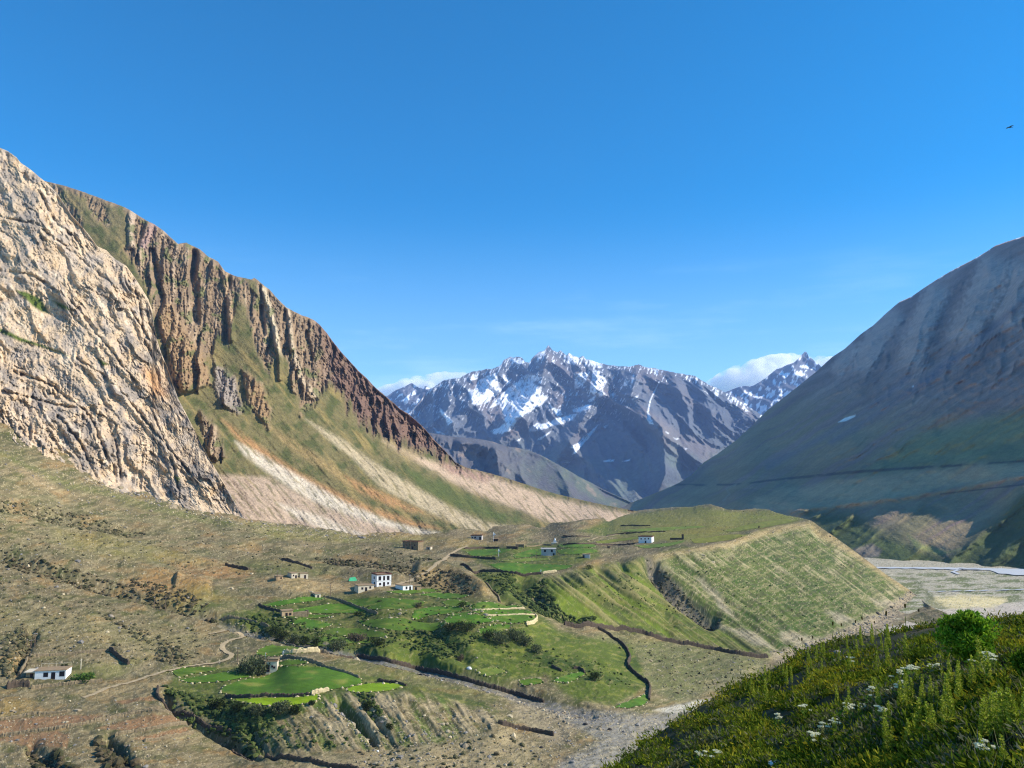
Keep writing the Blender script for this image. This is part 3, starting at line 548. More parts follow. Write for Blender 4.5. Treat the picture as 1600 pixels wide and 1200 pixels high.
def build_valley():
    top = [(-150,600),(0,660),(130,715),(240,750),(330,780),(385,812),(450,819),(560,830),(660,832),(760,823),(880,816),(950,808),(1000,797),(1050,793),(1082,792),(1110,789),(1135,796),(1160,797),(1175,795),(1200,796),(1212,801),(1230,806),(1255,810),(1268,814),(1290,829),(1320,850),(1350,872),(1385,898),(1420,921),(1450,945),(1480,960)]
    bot = [(-150,1240),(1480,1240)]
    ctrl = [(-150,600,540),(0,693,528),(130,745,562),(240,782,587),(375,812,612),(450,820,680),(560,834,745),(660,837,795),(760,829,900),(850,824,1050),(950,814,1250),(1000,805,1380),(0,660,560),(240,750,640),(400,800,660),(560,812,850),(760,806,1050),(950,794,1500),
        (1050,797,1350),(1110,790,1230),(1160,797,1250),(1200,797,1150),(1255,810,950),(1262,813,890),(1200,825,810),(1160,838,730),(1140,846,690),(1100,853,655),(1050,858,630),(1000,871,590),(930,881,560),(860,897,528),
        (1320,850,885),(1420,921,865),(1370,965,690),(1290,1000,590),(1200,1025,532),(1120,1010,535),(1040,998,520),(960,985,490),(880,972,462),(1450,945,760),(1480,960,700),(1480,1100,480),(1300,1100,440),
        (900,835,760),(1000,820,1000),(1100,820,900),(800,845,720),(700,845,720),(640,858,640),(720,870,600),(800,885,550),(840,932,470),(800,915,490),(860,945,455),(700,905,512),(690,893,535),
        (595,915,470),(600,940,430),(450,945,428),(750,945,425),(832,965,420),(600,985,387),(480,985,390),(700,990,386),(760,985,395),(340,962,400),(400,985,385),(560,1018,363),(650,1040,357),(800,1078,341),(900,1112,325),(980,1135,311),
        (830,1010,388),(900,1000,425),(930,1040,382),(1000,1075,370),(1050,1060,410),(1050,1110,350),(1150,1060,440),(1000,1180,285),(900,1190,266),(840,970,424),(870,1000,410),
        (0,790,450),(0,865,415),(100,900,405),(200,935,398),(300,950,402),(200,850,500),(300,830,560),(400,850,565),(450,900,480),(350,900,472),(100,800,505),(0,740,482),(-150,700,470),(-150,900,380),
        (0,960,350),(100,1000,335),(200,1000,345),(75,1062,300),(0,1062,294),(200,1060,306),(300,1040,326),(400,1010,352),(420,1050,322),(350,1070,302),(450,1045,315),(540,1042,318),
        (420,1098,283),(500,1085,287),(600,1075,294),(640,1085,290),(380,1090,288),(350,1160,268),(480,1175,260),(600,1170,264),(720,1150,276),(770,1130,286),(700,1085,312),(760,1105,306),(300,1200,244),(480,1200,247),(600,1200,248),(720,1200,252),(800,1150,283),
        (0,1100,275),(100,1130,262),(250,1120,270),(0,1170,245),(150,1190,238),(250,1165,254),(-150,1240,212),(0,1240,216),(400,1240,229),(900,1240,242),(1050,1240,255),(1480,1240,330),(-150,1060,290)]
    L = Loft(-150, 1480, 1.35, bot, top, 440, ctrl, 0, 17)
    U, V = L.U, L.V
    # steps in the land: the flat on top and the face below are two surfaces that meet along a sharp rim
    rim = [(860,897,528),(930,881,560),(1000,871,590),(1050,858,630),(1100,853,655),(1140,846,690),(1160,838,730),(1200,825,810),(1262,813,890)]
    fa = tps(rim + [(900,835,760),(1000,820,1000),(1100,820,900),(1050,797,1350),(1160,797,1250),(1255,807,985),(800,845,720)])
    fb = tps(rim + [(1320,850,885),(1420,921,865),(1370,965,690),(1290,1000,590),(1200,1025,532),(1120,1010,535),(1040,998,520),(960,985,490),(880,972,462),(1280,825,890)])
    k = softpoly(U, V, [(1000,850),(1050,840),(1140,826),(1200,806),(1262,803),(1440,915),(1440,945),(1375,968),(1290,1004),(1200,1030),(1120,1012),(1060,1002),(1010,930),(985,880)], 16)
    D2 = np.maximum(fa(U, V), fb(U, V)); L.D = 1 / ((1 - k) / L.D + k / D2)
    rim2 = [(380,1098,281),(420,1104,279),(500,1087,286),(560,1084,290),(640,1083,291),(690,1092,296),(760,1116,294)]
    fa = tps(rim2 + [(400,1060,306),(450,1045,315),(540,1042,318),(640,1060,316),(700,1075,316)]); fb = tps(rim2 + [(350,1160,269),(480,1178,259),(600,1172,263),(720,1152,275),(780,1130,288)])
    k = softpoly(U, V, [(390,1088),(430,1085),(500,1070),(640,1066),(700,1078),(770,1105),(785,1132),(720,1156),(600,1176),(480,1182),(380,1165),(370,1120)], 9)
    L.D = 1 / ((1 - k) / L.D + k / np.maximum(fa(U, V), fb(U, V)))
    L.P = place(U, V, L.D); L.N = gnormals(L.P)
    P = L.P; x, y = P[..., 0], P[..., 1]
    fld = np.zeros(U.shape)
    for p, b in FIELDS: fld = np.maximum(fld, softpoly(U, V, p, 2.2))
    w1 = 6 * fbm(U / 30, V / 30, 3, 401); w2 = 6 * fbm(U / 30 + 5, V / 30, 3, 402)
    # relief
    h = 1.6 * fbm(x / 38, y / 38, 3, 403) + .7 * fbm(x / 9, y / 9, 3, 404) + .42 * ridged(x / 4, y / 5, 3, 405) + .3 * fbm(x / 1.7, y / 1.7, 2, 415)
    lf = softpoly(U, V, [(-160,690),(380,830),(620,850),(520,930),(340,960),(300,1040),(200,1060),(-160,1060)], 30)
    h = h * (.25 + .55 * sstep(0, .4, fbm(U / 50, V / 40, 2, 416) + .35)); scp = softpoly(U, V, [(1000,866),(1050,856),(1140,844),(1200,824),(1262,811),(1440,915),(1375,968),(1290,1004),(1200,1030),(1120,1012),(1040,960)], 8); h = h * (1 - .85 * scp) + lf * 3.0 * fbm(x / 70 + y / 160, y / 60, 3, 442)
    ds, ts = pdist(U, V + 1.5 * fbm(U / 9, V / 9, 2, 432), STREAM); h = h - (2.6 + 1.0 * ts) * sstep(9 + 6 * ts, 2 + 3 * ts, ds) * (1 - .8 * sstep(.82, 1, ts))
    for ln, w, a in [([(800,905),(830,925),(862,948),(920,968)], 16, -5), ([(1010,866),(1020,888),(1048,920),(1085,948),(1125,978)], 11, -13), ([(926,880),(950,900),(1000,950)], 8, -3), ([(960,876),(1010,930),(1060,985)], 8, -3),
                     ([(520,1090),(545,1112),(580,1150),(592,1168)], 7, -3.2), ([(560,1090),(600,1140),(625,1170)], 5, -1.6), ([(630,1090),(690,1150)], 6, -1.5), ([(250,1075),(270,1105),(320,1135),(380,1170),(420,1185)], 7, -3.5), ([(380,1125),(410,1165),(440,1185)], 8, -2), ([(160,1150),(190,1175),(215,1210)], 9, -3.5), ([(40,1165),(80,1190),(110,1215)], 12, -3),
                     ([(55,985),(40,1020),(20,1060)], 9, -2.6), ([(1268,822),(1300,856),(1350,900)], 6, -4), ([(735,890),(780,925),(800,950)], 8, -2.4), ([(640,955),(700,1000),(740,1040)], 10, -2.5), ([(0,790),(100,808),(180,828),(230,838)], 6, -2.0), ([(360,850),(480,868),(600,880),(700,900)], 6, -1.8),
                     ([(500,890),(560,893),(640,905)], 7, 2.6), ([(640,892),(690,892),(740,912),(770,930)], 12, 4.5), ([(1082,794),(1110,790),(1135,797)], 7, 1.0), ([(270,905),(330,925)], 14, 3), ([(180,880),(290,905)], 8, 1.5), ([(640,1015),(690,1030)], 6, 1.5)]:
        d, t = pdist(U + .4 * w1, V + .4 * w2, ln); h = h + a * np.exp(-(d / w) ** 2) * sstep(0, .12, t) * sstep(1.0, .85, t + .0)
    scarp = softpoly(U, V, [(850,900),(930,884),(1005,874),(1060,860),(1140,848),(1200,828),(1262,815),(1425,922),(1375,966),(1290,1002),(1200,1028),(1120,1012),(960,988),(860,960),(835,930)], 7)
    ac = (U - 1.36 * V) * .6 + 3 * fbm(U / 110, V / 110, 2, 406)
    dn = (U + V)
    stre = fbm(ac / 9, dn / 420, 2, 407); fine = fbm(ac / 2.9, dn / 190, 2, 408)
    h = h + scarp * (2.2 * stre + 1.0 * fine + 2.0 * (ridged(ac / 30 + .4 * fbm(U / 60, V / 60, 2, 448), dn / 700, 3, 449) - .4)) * sstep(0, 16, V - line_v([(850,897),(930,881),(1000,870),(1050,858),(1140,845),(1200,825),(1262,813),(1425,921)], U))
    low = softpoly(U, V, [(500,1088),(545,1082),(640,1082),(700,1092),(780,1120),(770,1140),(720,1155),(600,1172),(520,1172),(470,1178),(380,1165),(400,1110)], 6)
    acl = (U - .72 * V) * .8 + 5 * fbm(U / 40, V / 40, 3, 451); st2 = fbm(acl / 17, dn / 160, 4, 409); h = h + low * (1.25 * st2 * (.3 + 1.2 * sstep(-.2, .3, fbm(U / 35, V / 35, 2, 450))) + .4 * fbm(acl / 4, dn / 80, 2, 410))
    left = softpoly(U, V, [(-150,640),(0,700),(380,815),(420,835),(300,905),(0,860),(-150,800)], 20)
    h = h * (1 - .96 * fld)
    L.P = P + np.array([0, 0, 1.0]) * h[..., None]
    # colours
    y = y + 2.2 * P[..., 2]; n1 = fbm(x / 30, y / 30, 4, 421); n2 = fbm(x / 7, y / 7, 4, 422) * (1 - .6 * scp); n3 = fbm(x / 2.2, y / 2.2, 3, 423) * (1 - .6 * scp); n4 = fbm(U / 70, V / 22, 4, 424)
    C = np.ones(U.shape + (3,)) * srgb(134, 118, 84)
    C = blend(C, srgb(104, 100, 64), sstep(-.15, .3, n4) * .85); C = blend(C, srgb(88, 92, 44), sstep(.05, .4, fbm(U / 40, V / 14, 4, 425)) * .8)
    C = blend(C, srgb(160, 126, 78), .7 * sstep(.1, .4, fbm(U / 60, V / 16, 3, 426))); C = blend(C, srgb(142, 124, 92), .5 * sstep(.0, .3, n2))
    for p, c, s, k in [([(190,905),(240,888),(330,905),(330,930),(290,945),(240,935)], (180,136,80), 10, .8), ([(240,868),(330,872),(400,892),(380,905),(300,898)], (176,128,78), 6, .7), ([(90,825),(230,850),(340,880),(200,878),(80,850)], (148,136,74), 8, .6), ([(560,830),(700,840),(820,850),(720,856),(640,846),(560,842)], (164,138,84), 5, .8), ([(400,900),(520,910),(620,915),(600,926),(480,928),(400,915)], (184,154,104), 6, .7), ([(640,892),(700,893),(752,915),(776,936),(720,938),(680,920),(650,905)], (160,132,82), 6, .85),
                       ([(380,815),(560,838),(700,842),(560,850),(420,842)], (128,126,68), 5, .7), ([(0,940),(160,975),(340,985),(300,1030),(140,1010),(0,990)], (156,142,92), 14, .5), ([(-40,1085),(60,1095),(50,1110),(-40,1130)], (176,142,82), 6, .7), ([(-20,1128),(100,1116),(160,1118),(130,1130),(0,1152)], (150,114,78), 3, .95), ([(180,1098),(240,1090),(246,1096),(190,1102)], (168,126,80), 2, .9), ([(150,1138),(240,1118),(290,1116),(285,1126),(200,1142)], (158,118,78), 3, .9), ([(-20,1158),(90,1140),(108,1150),(105,1168),(40,1162)], (152,116,78), 3, .9), ([(210,1155),(290,1135),(296,1142),(240,1158)], (160,118,78), 2.5, .9),
                       ([(110,1080),(240,1060),(250,1075),(150,1095)], (176,150,104), 6, .7), ([(130,1045),(210,1010),(240,1040),(200,1060)], (178,156,112), 8, .6), ([(880,1000),(960,988),(1080,1010),(1200,1030),(1180,1060),(1060,1100),(1015,1075),(990,1035)], (126,124,82), 8, .7), ([(1020,1110),(1060,1100),(1110,1092),(1080,1115),(1050,1118)], (208,200,180), 3, .9),
                       ([(1050,831),(1120,824),(1205,821),(1195,826),(1120,832),(1060,836)], (156,112,74), 1.5, .95), ([(950,838),(1000,833),(1060,829),(1060,832),(1000,837),(955,842)], (178,150,106), 1.5, .9), ([(1150,804),(1230,806),(1250,811),(1180,812)], (128,138,62), 2, .8), ([(1040,812),(1140,806),(1150,811),(1050,818)], (156,130,84), 2, .7), ([(850,1110),(920,1112),(1010,1118),(1080,1110),(1040,1150),(980,1200),(820,1240),(880,1190),(940,1160)], (148,142,130), 8, .95), ([(650,1040),(740,1058),(850,1096),(930,1118),(1000,1130),(930,1140),(860,1118),(780,1086),(700,1064)], (142,136,126), 3, .9), ([(800,1085),(850,1105),(900,1135),(880,1170),(840,1150),(800,1120)], (168,150,118), 8, .7),
                       ([(560,1175),(700,1160),(800,1140),(860,1170),(820,1220),(600,1230),(400,1230),(480,1185)], (172,152,112), 8, .7), ([(905,1100),(960,1080),(995,1080),(985,1095),(950,1108)], (182,158,118), 3, .8)]:
        C = blend(C, srgb(*c), k * softpoly(U + w1 * .7, V + w2 * .4, p, s))
    grn = np.zeros(U.shape)
    for p, s, k in [([(365,968),(430,935),(540,930),(700,925),(842,955),(872,985),(985,1008),(1008,1040),(1012,1075),(960,1105),(900,1096),(850,1056),(790,1066),(700,1046),(600,1026),(540,1013),(430,985)], 8, .95), ([(735,888),(800,895),(850,898),(830,925),(870,950),(900,968),(840,955),(790,940),(755,912)], 6, .9), ([(715,855),(930,848),(940,870),(860,893),(780,893),(730,872)], 5, .85), ([(850,905),(930,882),(1005,872),(1018,890),(1050,925),(1125,978),(1195,1022),(1090,1005),(980,985),(905,965),(855,935)], 6, .8),
                    ([(960,808),(1080,790),(1130,798),(1200,796),(1258,812),(1240,818),(1180,828),(1120,840),(1060,848),(960,842),(900,830)], 5, .8), ([(340,1040),(430,1036),(550,1045),(640,1070),(700,1080),(760,1095),(780,1115),(700,1098),(640,1088),(540,1100),(420,1125),(380,1150),(300,1110),(255,1080),(280,1042)], 6, .8), ([(460,1040),(560,1030),(700,1062),(790,1090),(760,1100),(640,1072),(560,1056)], 6, .5), ([(380,870),(520,880),(540,895),(440,900),(360,890)], 8, .4), ([(330,965),(380,950),(470,965),(460,985),(390,982)], 4, .7), ([(230,930),(330,920),(400,940),(340,960),(260,945)], 10, .4), ([(100,1045),(240,1030),(190,1055),(120,1065)], 6, .5), ([(900,985),(1060,1005),(1200,1028),(1120,1060),(1060,1095),(1018,1078),(985,1035)], 9, .35)]:
        grn = np.maximum(grn, k * softpoly(U + w1, V + w2 * .6, p, s))
    gcol = np.ones(U.shape + (3,)) * srgb(92, 106, 36); gcol = blend(gcol, srgb(62, 82, 28), sstep(-.1, .3, n1)); gcol = blend(gcol, srgb(126, 128, 48), .7 * sstep(.1, .4, n2)); gcol = blend(gcol, srgb(150, 140, 84), .55 * sstep(.16, .4, fbm(U / 12, V / 6, 3, 427)))
    plat = softpoly(U, V, [(960,808),(1080,790),(1130,798),(1200,796),(1258,812),(1240,818),(1180,828),(1120,840),(1060,848),(960,842)], 5); gcol = blend(gcol, srgb(136, 134, 58), plat * .8)
    C = C + (gcol - C) * grn[..., None]
    Z1 = softpoly(U + w1, V + w2 * .6, [(395,945),(470,928),(700,922),(842,945),(845,972),(760,992),(600,998),(450,985)], 5); C = blend(C, srgb(118, 110, 66), .5 * Z1 * sstep(-.3, .05, n2 + .5 * n3)); C = blend(C, srgb(66, 68, 38), .4 * Z1 * sstep(.05, .25, -n3))
    # great scarp: tan scree streaks over green, greener towards the foot
    sc_r = softpoly(U, V, [(1060,862),(1140,848),(1200,828),(1262,815),(1425,922),(1375,966),(1290,1002),(1200,1028),(1130,985),(1090,945),(1040,895),(1020,870)], 5)
    pg = line_v([(1000,868),(1060,858),(1140,846),(1200,826),(1262,813),(1425,921)], U); dep = V - pg
    pat = fbm(U / 45, V / 45, 3, 443); lines = (.35 + .65 * sstep(-.15, .2, fbm(U / 26, V / 26, 3, 447))) * sstep(.06, .30, .7 * stre + .7 * fine + .6 * fbm(U / 30, V / 40, 3, 446) + .16 - dep / 330 - (U - 1060) / 2600); tn = np.clip(.85 * lines + .3 * sstep(.05, .35, fbm(U / 1.9, V / 1.7, 2, 444) + .25 * pat - dep / 500), 0, 1)
    sg = np.ones(U.shape + (3,)) * srgb(88, 104, 42); sg = blend(sg, srgb(70, 94, 34), sstep(0, .3, n1)); sg = blend(sg, srgb(192, 176, 132), tn * .85); sg = blend(sg, srgb(60, 66, 36), .6 * sstep(.12, .35, fbm(ac / 2.4, dn / 30, 3, 441))); sg = blend(sg, srgb(188, 160, 112), .8 * sstep(16, 3, dep + 7 * n2)); sg = blend(sg, srgb(140, 134, 82), .5 * sstep(.05, .3, n3))
    for p in [[(1085,900),(1100,905),(1130,935),(1150,970),(1135,960)], [(1220,985),(1260,992),(1290,1000),(1260,1012),(1220,1000)], [(1290,955),(1330,965),(1340,972),(1310,975)], [(1360,935),(1395,942),(1400,948),(1370,945)], [(1130,978),(1180,990),(1220,1018),(1180,1010)]]:
        sg = blend(sg, srgb(182, 166, 138), .8 * softpoly(U + w1, V + .5 * w2, p, 5))
    C = C + (sg - C) * sc_r[..., None]
    sl = softpoly(U, V, [(850,905),(930,882),(1005,872),(1018,890),(1050,925),(1125,978),(1195,1022),(1090,1005),(980,985),(905,965),(855,935)], 6)
    C = blend(C, srgb(160, 146, 96), .6 * sl * sstep(.05, .4, stre + .5 * fine)); C = blend(C, srgb(112, 130, 36), .6 * sl * sstep(.05, .3, -stre))
    C = blend(C, srgb(112, 104, 96), .8 * softpoly(U + .5 * w1, V, [(1006,870),(1018,868),(1035,885),(1075,925),(1110,955),(1135,985),(1115,975),(1060,940),(1025,905)], 4))
    C = blend(C, srgb(178, 158, 122), .8 * low * sstep(-.02, .2, st2 + .15 * n2 - .9 * softpoly(U, V, [(400,1110),(480,1115),(530,1172),(440,1180),(380,1165)], 8))); C = blend(C, srgb(92, 110, 46), .8 * low * sstep(.02, .2, -st2))
    # talus apron at the river, stony ground on the slope under the cliff
    C = blend(C, srgb(176, 156, 128), .8 * softpoly(U + w1, V + w2, [(1200,1020),(1290,995),(1370,958),(1430,918),(1460,930),(1400,975),(1300,1010),(1220,1040)], 6))
    C = blend(C, srgb(136, 128, 92), .5 * left * sstep(-.1, .3, fbm(U / 60, V / 9, 3, 428))); C = blend(C, srgb(112, 116, 60), .7 * softpoly(U + w1, V + w2, [(-60,690),(0,705),(100,750),(250,790),(380,822),(300,815),(150,772),(0,722)], 7))
    C = blend(C, srgb(188, 160, 120), .6 * softpoly(U + w1, V + w2, [(-20,705),(40,735),(120,775),(60,760)], 7))
    bed = sstep(6 + 4 * ts, 2.5 + 3.5 * ts, ds) * sstep(.3, .45, ts); C = blend(C, srgb(124, 120, 114), .95 * bed * (.75 + .25 * np.sign(n3)))
    edge = np.zeros(U.shape)
    for p, b in FIELDS: edge = np.maximum(edge, softpoly(U, V, p, 5.5))
    edge = edge * (1 - fld); C = blend(C, srgb(132, 120, 78), .75 * edge * sstep(-.1, .2, n3)); C = blend(C, srgb(60, 66, 32), .7 * edge * sstep(.0, .25, -n3))
    strk = fbm((U - 2.2 * V) / 40, (V + .3 * U) / 4.5, 3, 431) * (1 - grn); C = blend(C, srgb(98, 92, 66), .55 * sstep(.05, .3, strk)); C = blend(C, srgb(176, 158, 116), .4 * sstep(.05, .3, -strk))
    for p in [[(-20,1130),(60,1121),(100,1117),(160,1119),(150,1128),(60,1141),(0,1150)], [(180,1099),(240,1092),(246,1096),(190,1102)], [(150,1139),(240,1120),(290,1117),(286,1126),(200,1142)], [(-20,1158),(90,1142),(108,1150),(105,1168),(40,1162)], [(210,1154),(290,1134),(298,1142),(240,1156)]]: C = blend(C, srgb(152, 116, 82), .7 * softpoly(U + .25 * w1, V + .2 * w2, p, 1.5))
    spk = fbm(U / 1.5, V / 1.2, 2, 429); dry = (1 - grn)
    C = blend(C, srgb(196, 178, 138), .7 * sstep(.32, .46, spk) * (.25 + .75 * dry)); C = blend(C, srgb(78, 74, 48), .7 * sstep(.22, .4, -spk) * (.45 + .55 * dry))
    C = .78 * C * (1 + .2 * n2 + .14 * n3)[..., None]
    L.build('valley_ground', C, mat_col('stony_ground', .95, ((.5, .14), (2.2, .14)), ((1.2, .18),)), back=((15, 8), (60, 60), (200, 130)), label='stony valley ground with green terraces and a tall grassy scarp')
    L.grn = grn
    return L

def build_river_plain():
    us = np.linspace(1090, 1780, 470); vs = np.concatenate([np.linspace(1100, 866, 240), np.linspace(865.5, 820, 40)])
    U, V = np.meshgrid(us, vs); a = (U - 800) / F; b = (600 - V) / F; yy = CP - b * SP; zz = SP + b * CP
    k = RIVER_Z / zz; P = np.stack([a * k, yy * k, zz * k], -1); x, y = P[..., 0], P[..., 1]
    h = .8 * fbm(x / 30, y / 60, 4, 501) + .3 * fbm(x / 6, y / 9, 3, 502)
    P[..., 2] += h
    n1 = fbm(x / 50, y / 90, 4, 503); n2 = fbm(x / 9, y / 20, 4, 504); w = 3 * fbm(U / 30, V / 12, 3, 505)
    C = np.ones(U.shape + (3,)) * srgb(168, 158, 134)
    C = blend(C, srgb(108, 112, 68), .95 * sstep(-.05, .15, fbm(U / 40, V / 4, 4, 506)) * sstep(888, 900, V)); C = blend(C, srgb(190, 174, 156), .8 * softpoly(U + 5 * w, V + w, [(1400,975),(1450,955),(1600,940),(1800,930),(1800,1000),(1350,1010)], 5))
    C = blend(C, srgb(214, 194, 140), .9 * softpoly(U + 6 * w, V + w, [(1450,935),(1500,930),(1570,934),(1560,946),(1500,952),(1455,946)], 4)); C = blend(C, srgb(96, 100, 62), .8 * softpoly(U + 6 * w, V + w, [(1425,900),(1440,925),(1445,945),(1480,952),(1460,935),(1445,915)], 5))
    spk = fbm(U / 2, V / 1.1, 2, 507); C = blend(C, srgb(90, 90, 62), .6 * sstep(.2, .4, spk)); C = blend(C, srgb(200, 192, 170), .6 * sstep(.25, .4, -spk)); C = C * (1 + .18 * n2)[..., None]
    o = link_mesh('river_plain', P.reshape(-1, 3), quads=grid_quads(*U.shape), mat=mat_col('river_gravel', .95, ((.2, .2),), ((.6, .3),)), colr=C.reshape(-1, 3)); tag(o, kind='structure', label='flat gravel river plain')
    # the braided river
    m = bpy.data.materials.new('river_water'); m.use_nodes = True; bs = m.node_tree.nodes['Principled BSDF']
    bs.inputs['Base Color'].default_value = (.55, .55, .54, 1); bs.inputs['Roughness'].default_value = .5; bs.inputs['Specular IOR Level'].default_value = .5
    nz = m.node_tree.nodes.new('ShaderNodeTexNoise'); nz.inputs['Scale'].default_value = .6; bp = m.node_tree.nodes.new('ShaderNodeBump'); bp.inputs['Distance'].default_value = .4
    m.node_tree.links.new(nz.outputs[0], bp.inputs['Height']); m.node_tree.links.new(bp.outputs[0], bs.inputs['Normal'])
    def sheet(poly):
        q = []
        for i in range(len(poly)):
            (x1, y1), (x2, y2) = poly[i], poly[(i + 1) % len(poly)]; n = max(2, int(abs(x2 - x1) / 6))
            for j in range(n): t = j / n; q.append((x1 + (x2 - x1) * t, y1 + (y2 - y1) * t + .35 * math.sin(x1 + j * 1.7)))
        pts = []
        for u, v in q:
            a = (u - 800) / F; b = (600 - v) / F; k = (RIVER_Z + .9) / (SP + b * CP); pts.append((a * k, (CP - b * SP) * k, RIVER_Z + .9))
        r = delaunay_2d_cdt([Vector(p[:2]) for p in pts], [], [list(range(len(pts)))], 1, 1e-5)
        return [(p.x, p.y, RIVER_Z + .9) for p in r[0]], [tuple(f) for f in r[2]]
    V3, Fs = [], []
    for poly in [[(1340,885.5),(1420,886),(1500,886.8),(1545,887.6),(1640,890),(1800,893),(1800,903),(1640,900.5),(1585,898),(1560,895.6),(1548,891),(1500,890),(1440,888.4),(1340,887.5)], [(1548,889.6),(1505,890),(1492,893),(1500,897),(1496,897),(1486,893),(1500,888.6)], [(1560,921.5),(1700,917),(1700,918),(1560,922.3),(1450,924.4),(1450,923.8)]]:
        v, f = sheet(poly); k = len(V3); V3 += v; Fs += [tuple(i + k for i in q) for q in f]
    w = link_mesh('river', V3, faces=Fs, mat=m, smooth=False); tag(w, kind='structure', label='pale braided river crossing the gravel plain')

def build_foreground():
    top = [(930,1225),(960,1200),(1000,1165),(1050,1131),(1100,1099),(1150,1074),(1200,1049),(1250,1025),(1275,1016),(1300,1006),(1350,996),(1400,986),(1450,979),(1500,973),(1540,968),(1600,962),(1700,955),(1800,948),(2300,925)]
    bot = [(930,1480),(2300,1480)]
    ctrl = [(930,1225,30),(960,1200,33),(1100,1099,46),(1200,1042,52),(1300,998,52),(1400,979,47),(1500,969,42),(1600,962,36),(1800,948,30),(1600,1200,5.8),(1400,1200,9),(1200,1200,15),(1050,1200,24),(930,1270,24),(1200,1270,10),(1600,1270,4.6),(1800,1270,3.8),
            (1500,1100,10.5),(1350,1100,18),(1200,1100,31),(1600,1080,9),(1500,1020,19),(1600,1010,15),(1400,1040,25),(1300,1060,28),(1800,1200,4.6),(1800,1050,8.5),(2300,925,12),(2300,1050,5.4),(2300,1200,3.3),(2300,1480,2.0),(1600,1480,2.8),(1200,1480,5.2),(930,1480,13)]
    L = Loft(930, 2300, 2.4, bot, top, 230, ctrl, 0, 19)
    x, y = L.P[..., 0], L.P[..., 1]
    L.P = L.P + np.array([0, 0, 1.]) * ((.35 * fbm(x / 5, y / 5, 3, 601) + .12 * fbm(x / 1.2, y / 1.2, 3, 602)) * (.3 + .7 * sstep(1, .8, L.T)) * np.clip(L.D / 14, .15, 1))[..., None]
    n = fbm(x / 2, y / 2, 4, 603)
    C = np.ones(L.U.shape + (3,)) * srgb(52, 52, 28); C = blend(C, srgb(84, 74, 50), sstep(.1, .4, n)); C = blend(C, srgb(44, 54, 22), sstep(.0, .4, -n))
    L.build('hillside', C, mat_col('hillside_soil', .95, ((2., .3),), ((4., .08),)), back=((2, 1.6), (8, 9), (25, 30), (60, 75)), label='steep herb-covered hillside in front')
    return L
# ------------------------------------------------------------------ air between here and the far mountains
def build_haze():
    x, y0, y1, z0, z1 = 9000, -1200, 12700, -420, 2300
    V = [(-x, y0, z0), (x, y0, z0), (x, y1, z0), (-x, y1, z0), (-x, y0, z1), (x, y0, z1), (x, y1, z1), (-x, y1, z1)]
    Fc = [(0, 3, 2, 1), (4, 5, 6, 7), (0, 1, 5, 4), (1, 2, 6, 5), (2, 3, 7, 6), (3, 0, 4, 7)]
    m = bpy.data.materials.new('air'); m.use_nodes = True; t = m.node_tree; t.nodes.clear()
    o = t.nodes.new('ShaderNodeOutputMaterial'); p = t.nodes.new('ShaderNodeVolumePrincipled')
    p.inputs['Color'].default_value = (.36, .55, 1, 1); p.inputs['Density'].default_value = 3.2e-5; p.inputs['Anisotropy'].default_value = .0
    t.links.new(p.outputs[0], o.inputs['Volume'])
    h = link_mesh('haze', V, faces=Fc, mat=m, smooth=False); tag(h, 'thin blue haze filling the valley air', 'haze', kind='stuff')
# ------------------------------------------------------------------ small builders
class MB:
    def __init__(s): s.V = []; s.F = []
    def box(s, x0, x1, y0, y1, z0, z1, jit=0.0, M=None):
        k = len(s.V); c = [(x0, y0, z0), (x1, y0, z0), (x1, y1, z0), (x0, y1, z0), (x0, y0, z1), (x1, y0, z1), (x1, y1, z1), (x0, y1, z1)]
        for p in c:
            q = Vector(p) + Vector([random.uniform(-jit, jit) for _ in range(3)]); s.V.append(tuple(M @ q if M else q))
        s.F += [tuple(k + i for i in f) for f in ((0, 3, 2, 1), (4, 5, 6, 7), (0, 1, 5, 4), (1, 2, 6, 5), (2, 3, 7, 6), (3, 0, 4, 7))]; return s
    def tube(s, pts, rad, n=6):
        k = len(s.V)
        for i, p in enumerate(pts):
            p = Vector(p); d = (Vector(pts[min(i + 1, len(pts) - 1)]) - Vector(pts[max(i - 1, 0)])).normalized()
            a = d.orthogonal().normalized(); b = d.cross(a); r = rad[i] if isinstance(rad, (list, tuple)) else rad
            for j in range(n): t = 2 * math.pi * j / n; s.V.append(tuple(p + a * (r * math.cos(t)) + b * (r * math.sin(t))))
        for i in range(len(pts) - 1):
            for j in range(n): s.F.append((k + i * n + j, k + i * n + (j + 1) % n, k + (i + 1) * n + (j + 1) % n, k + (i + 1) * n + j))
        s.F.append(tuple(k + j for j in range(n - 1, -1, -1))); s.F.append(tuple(k + (len(pts) - 1) * n + j for j in range(n))); return s
    def build(s, name, mat, parent=None, smooth=False): return link_mesh(name, s.V, faces=s.F, mat=mat, parent=parent, smooth=smooth)
def ico(sub=1):
    import bmesh
    bm = bmesh.new(); bmesh.ops.create_icosphere(bm, subdivisions=sub, radius=1); bm.verts.ensure_lookup_table()
    V = np.array([v.co[:] for v in bm.verts]); Fc = np.array([[v.index for v in f.verts] for f in bm.faces]); bm.free(); return V, Fc
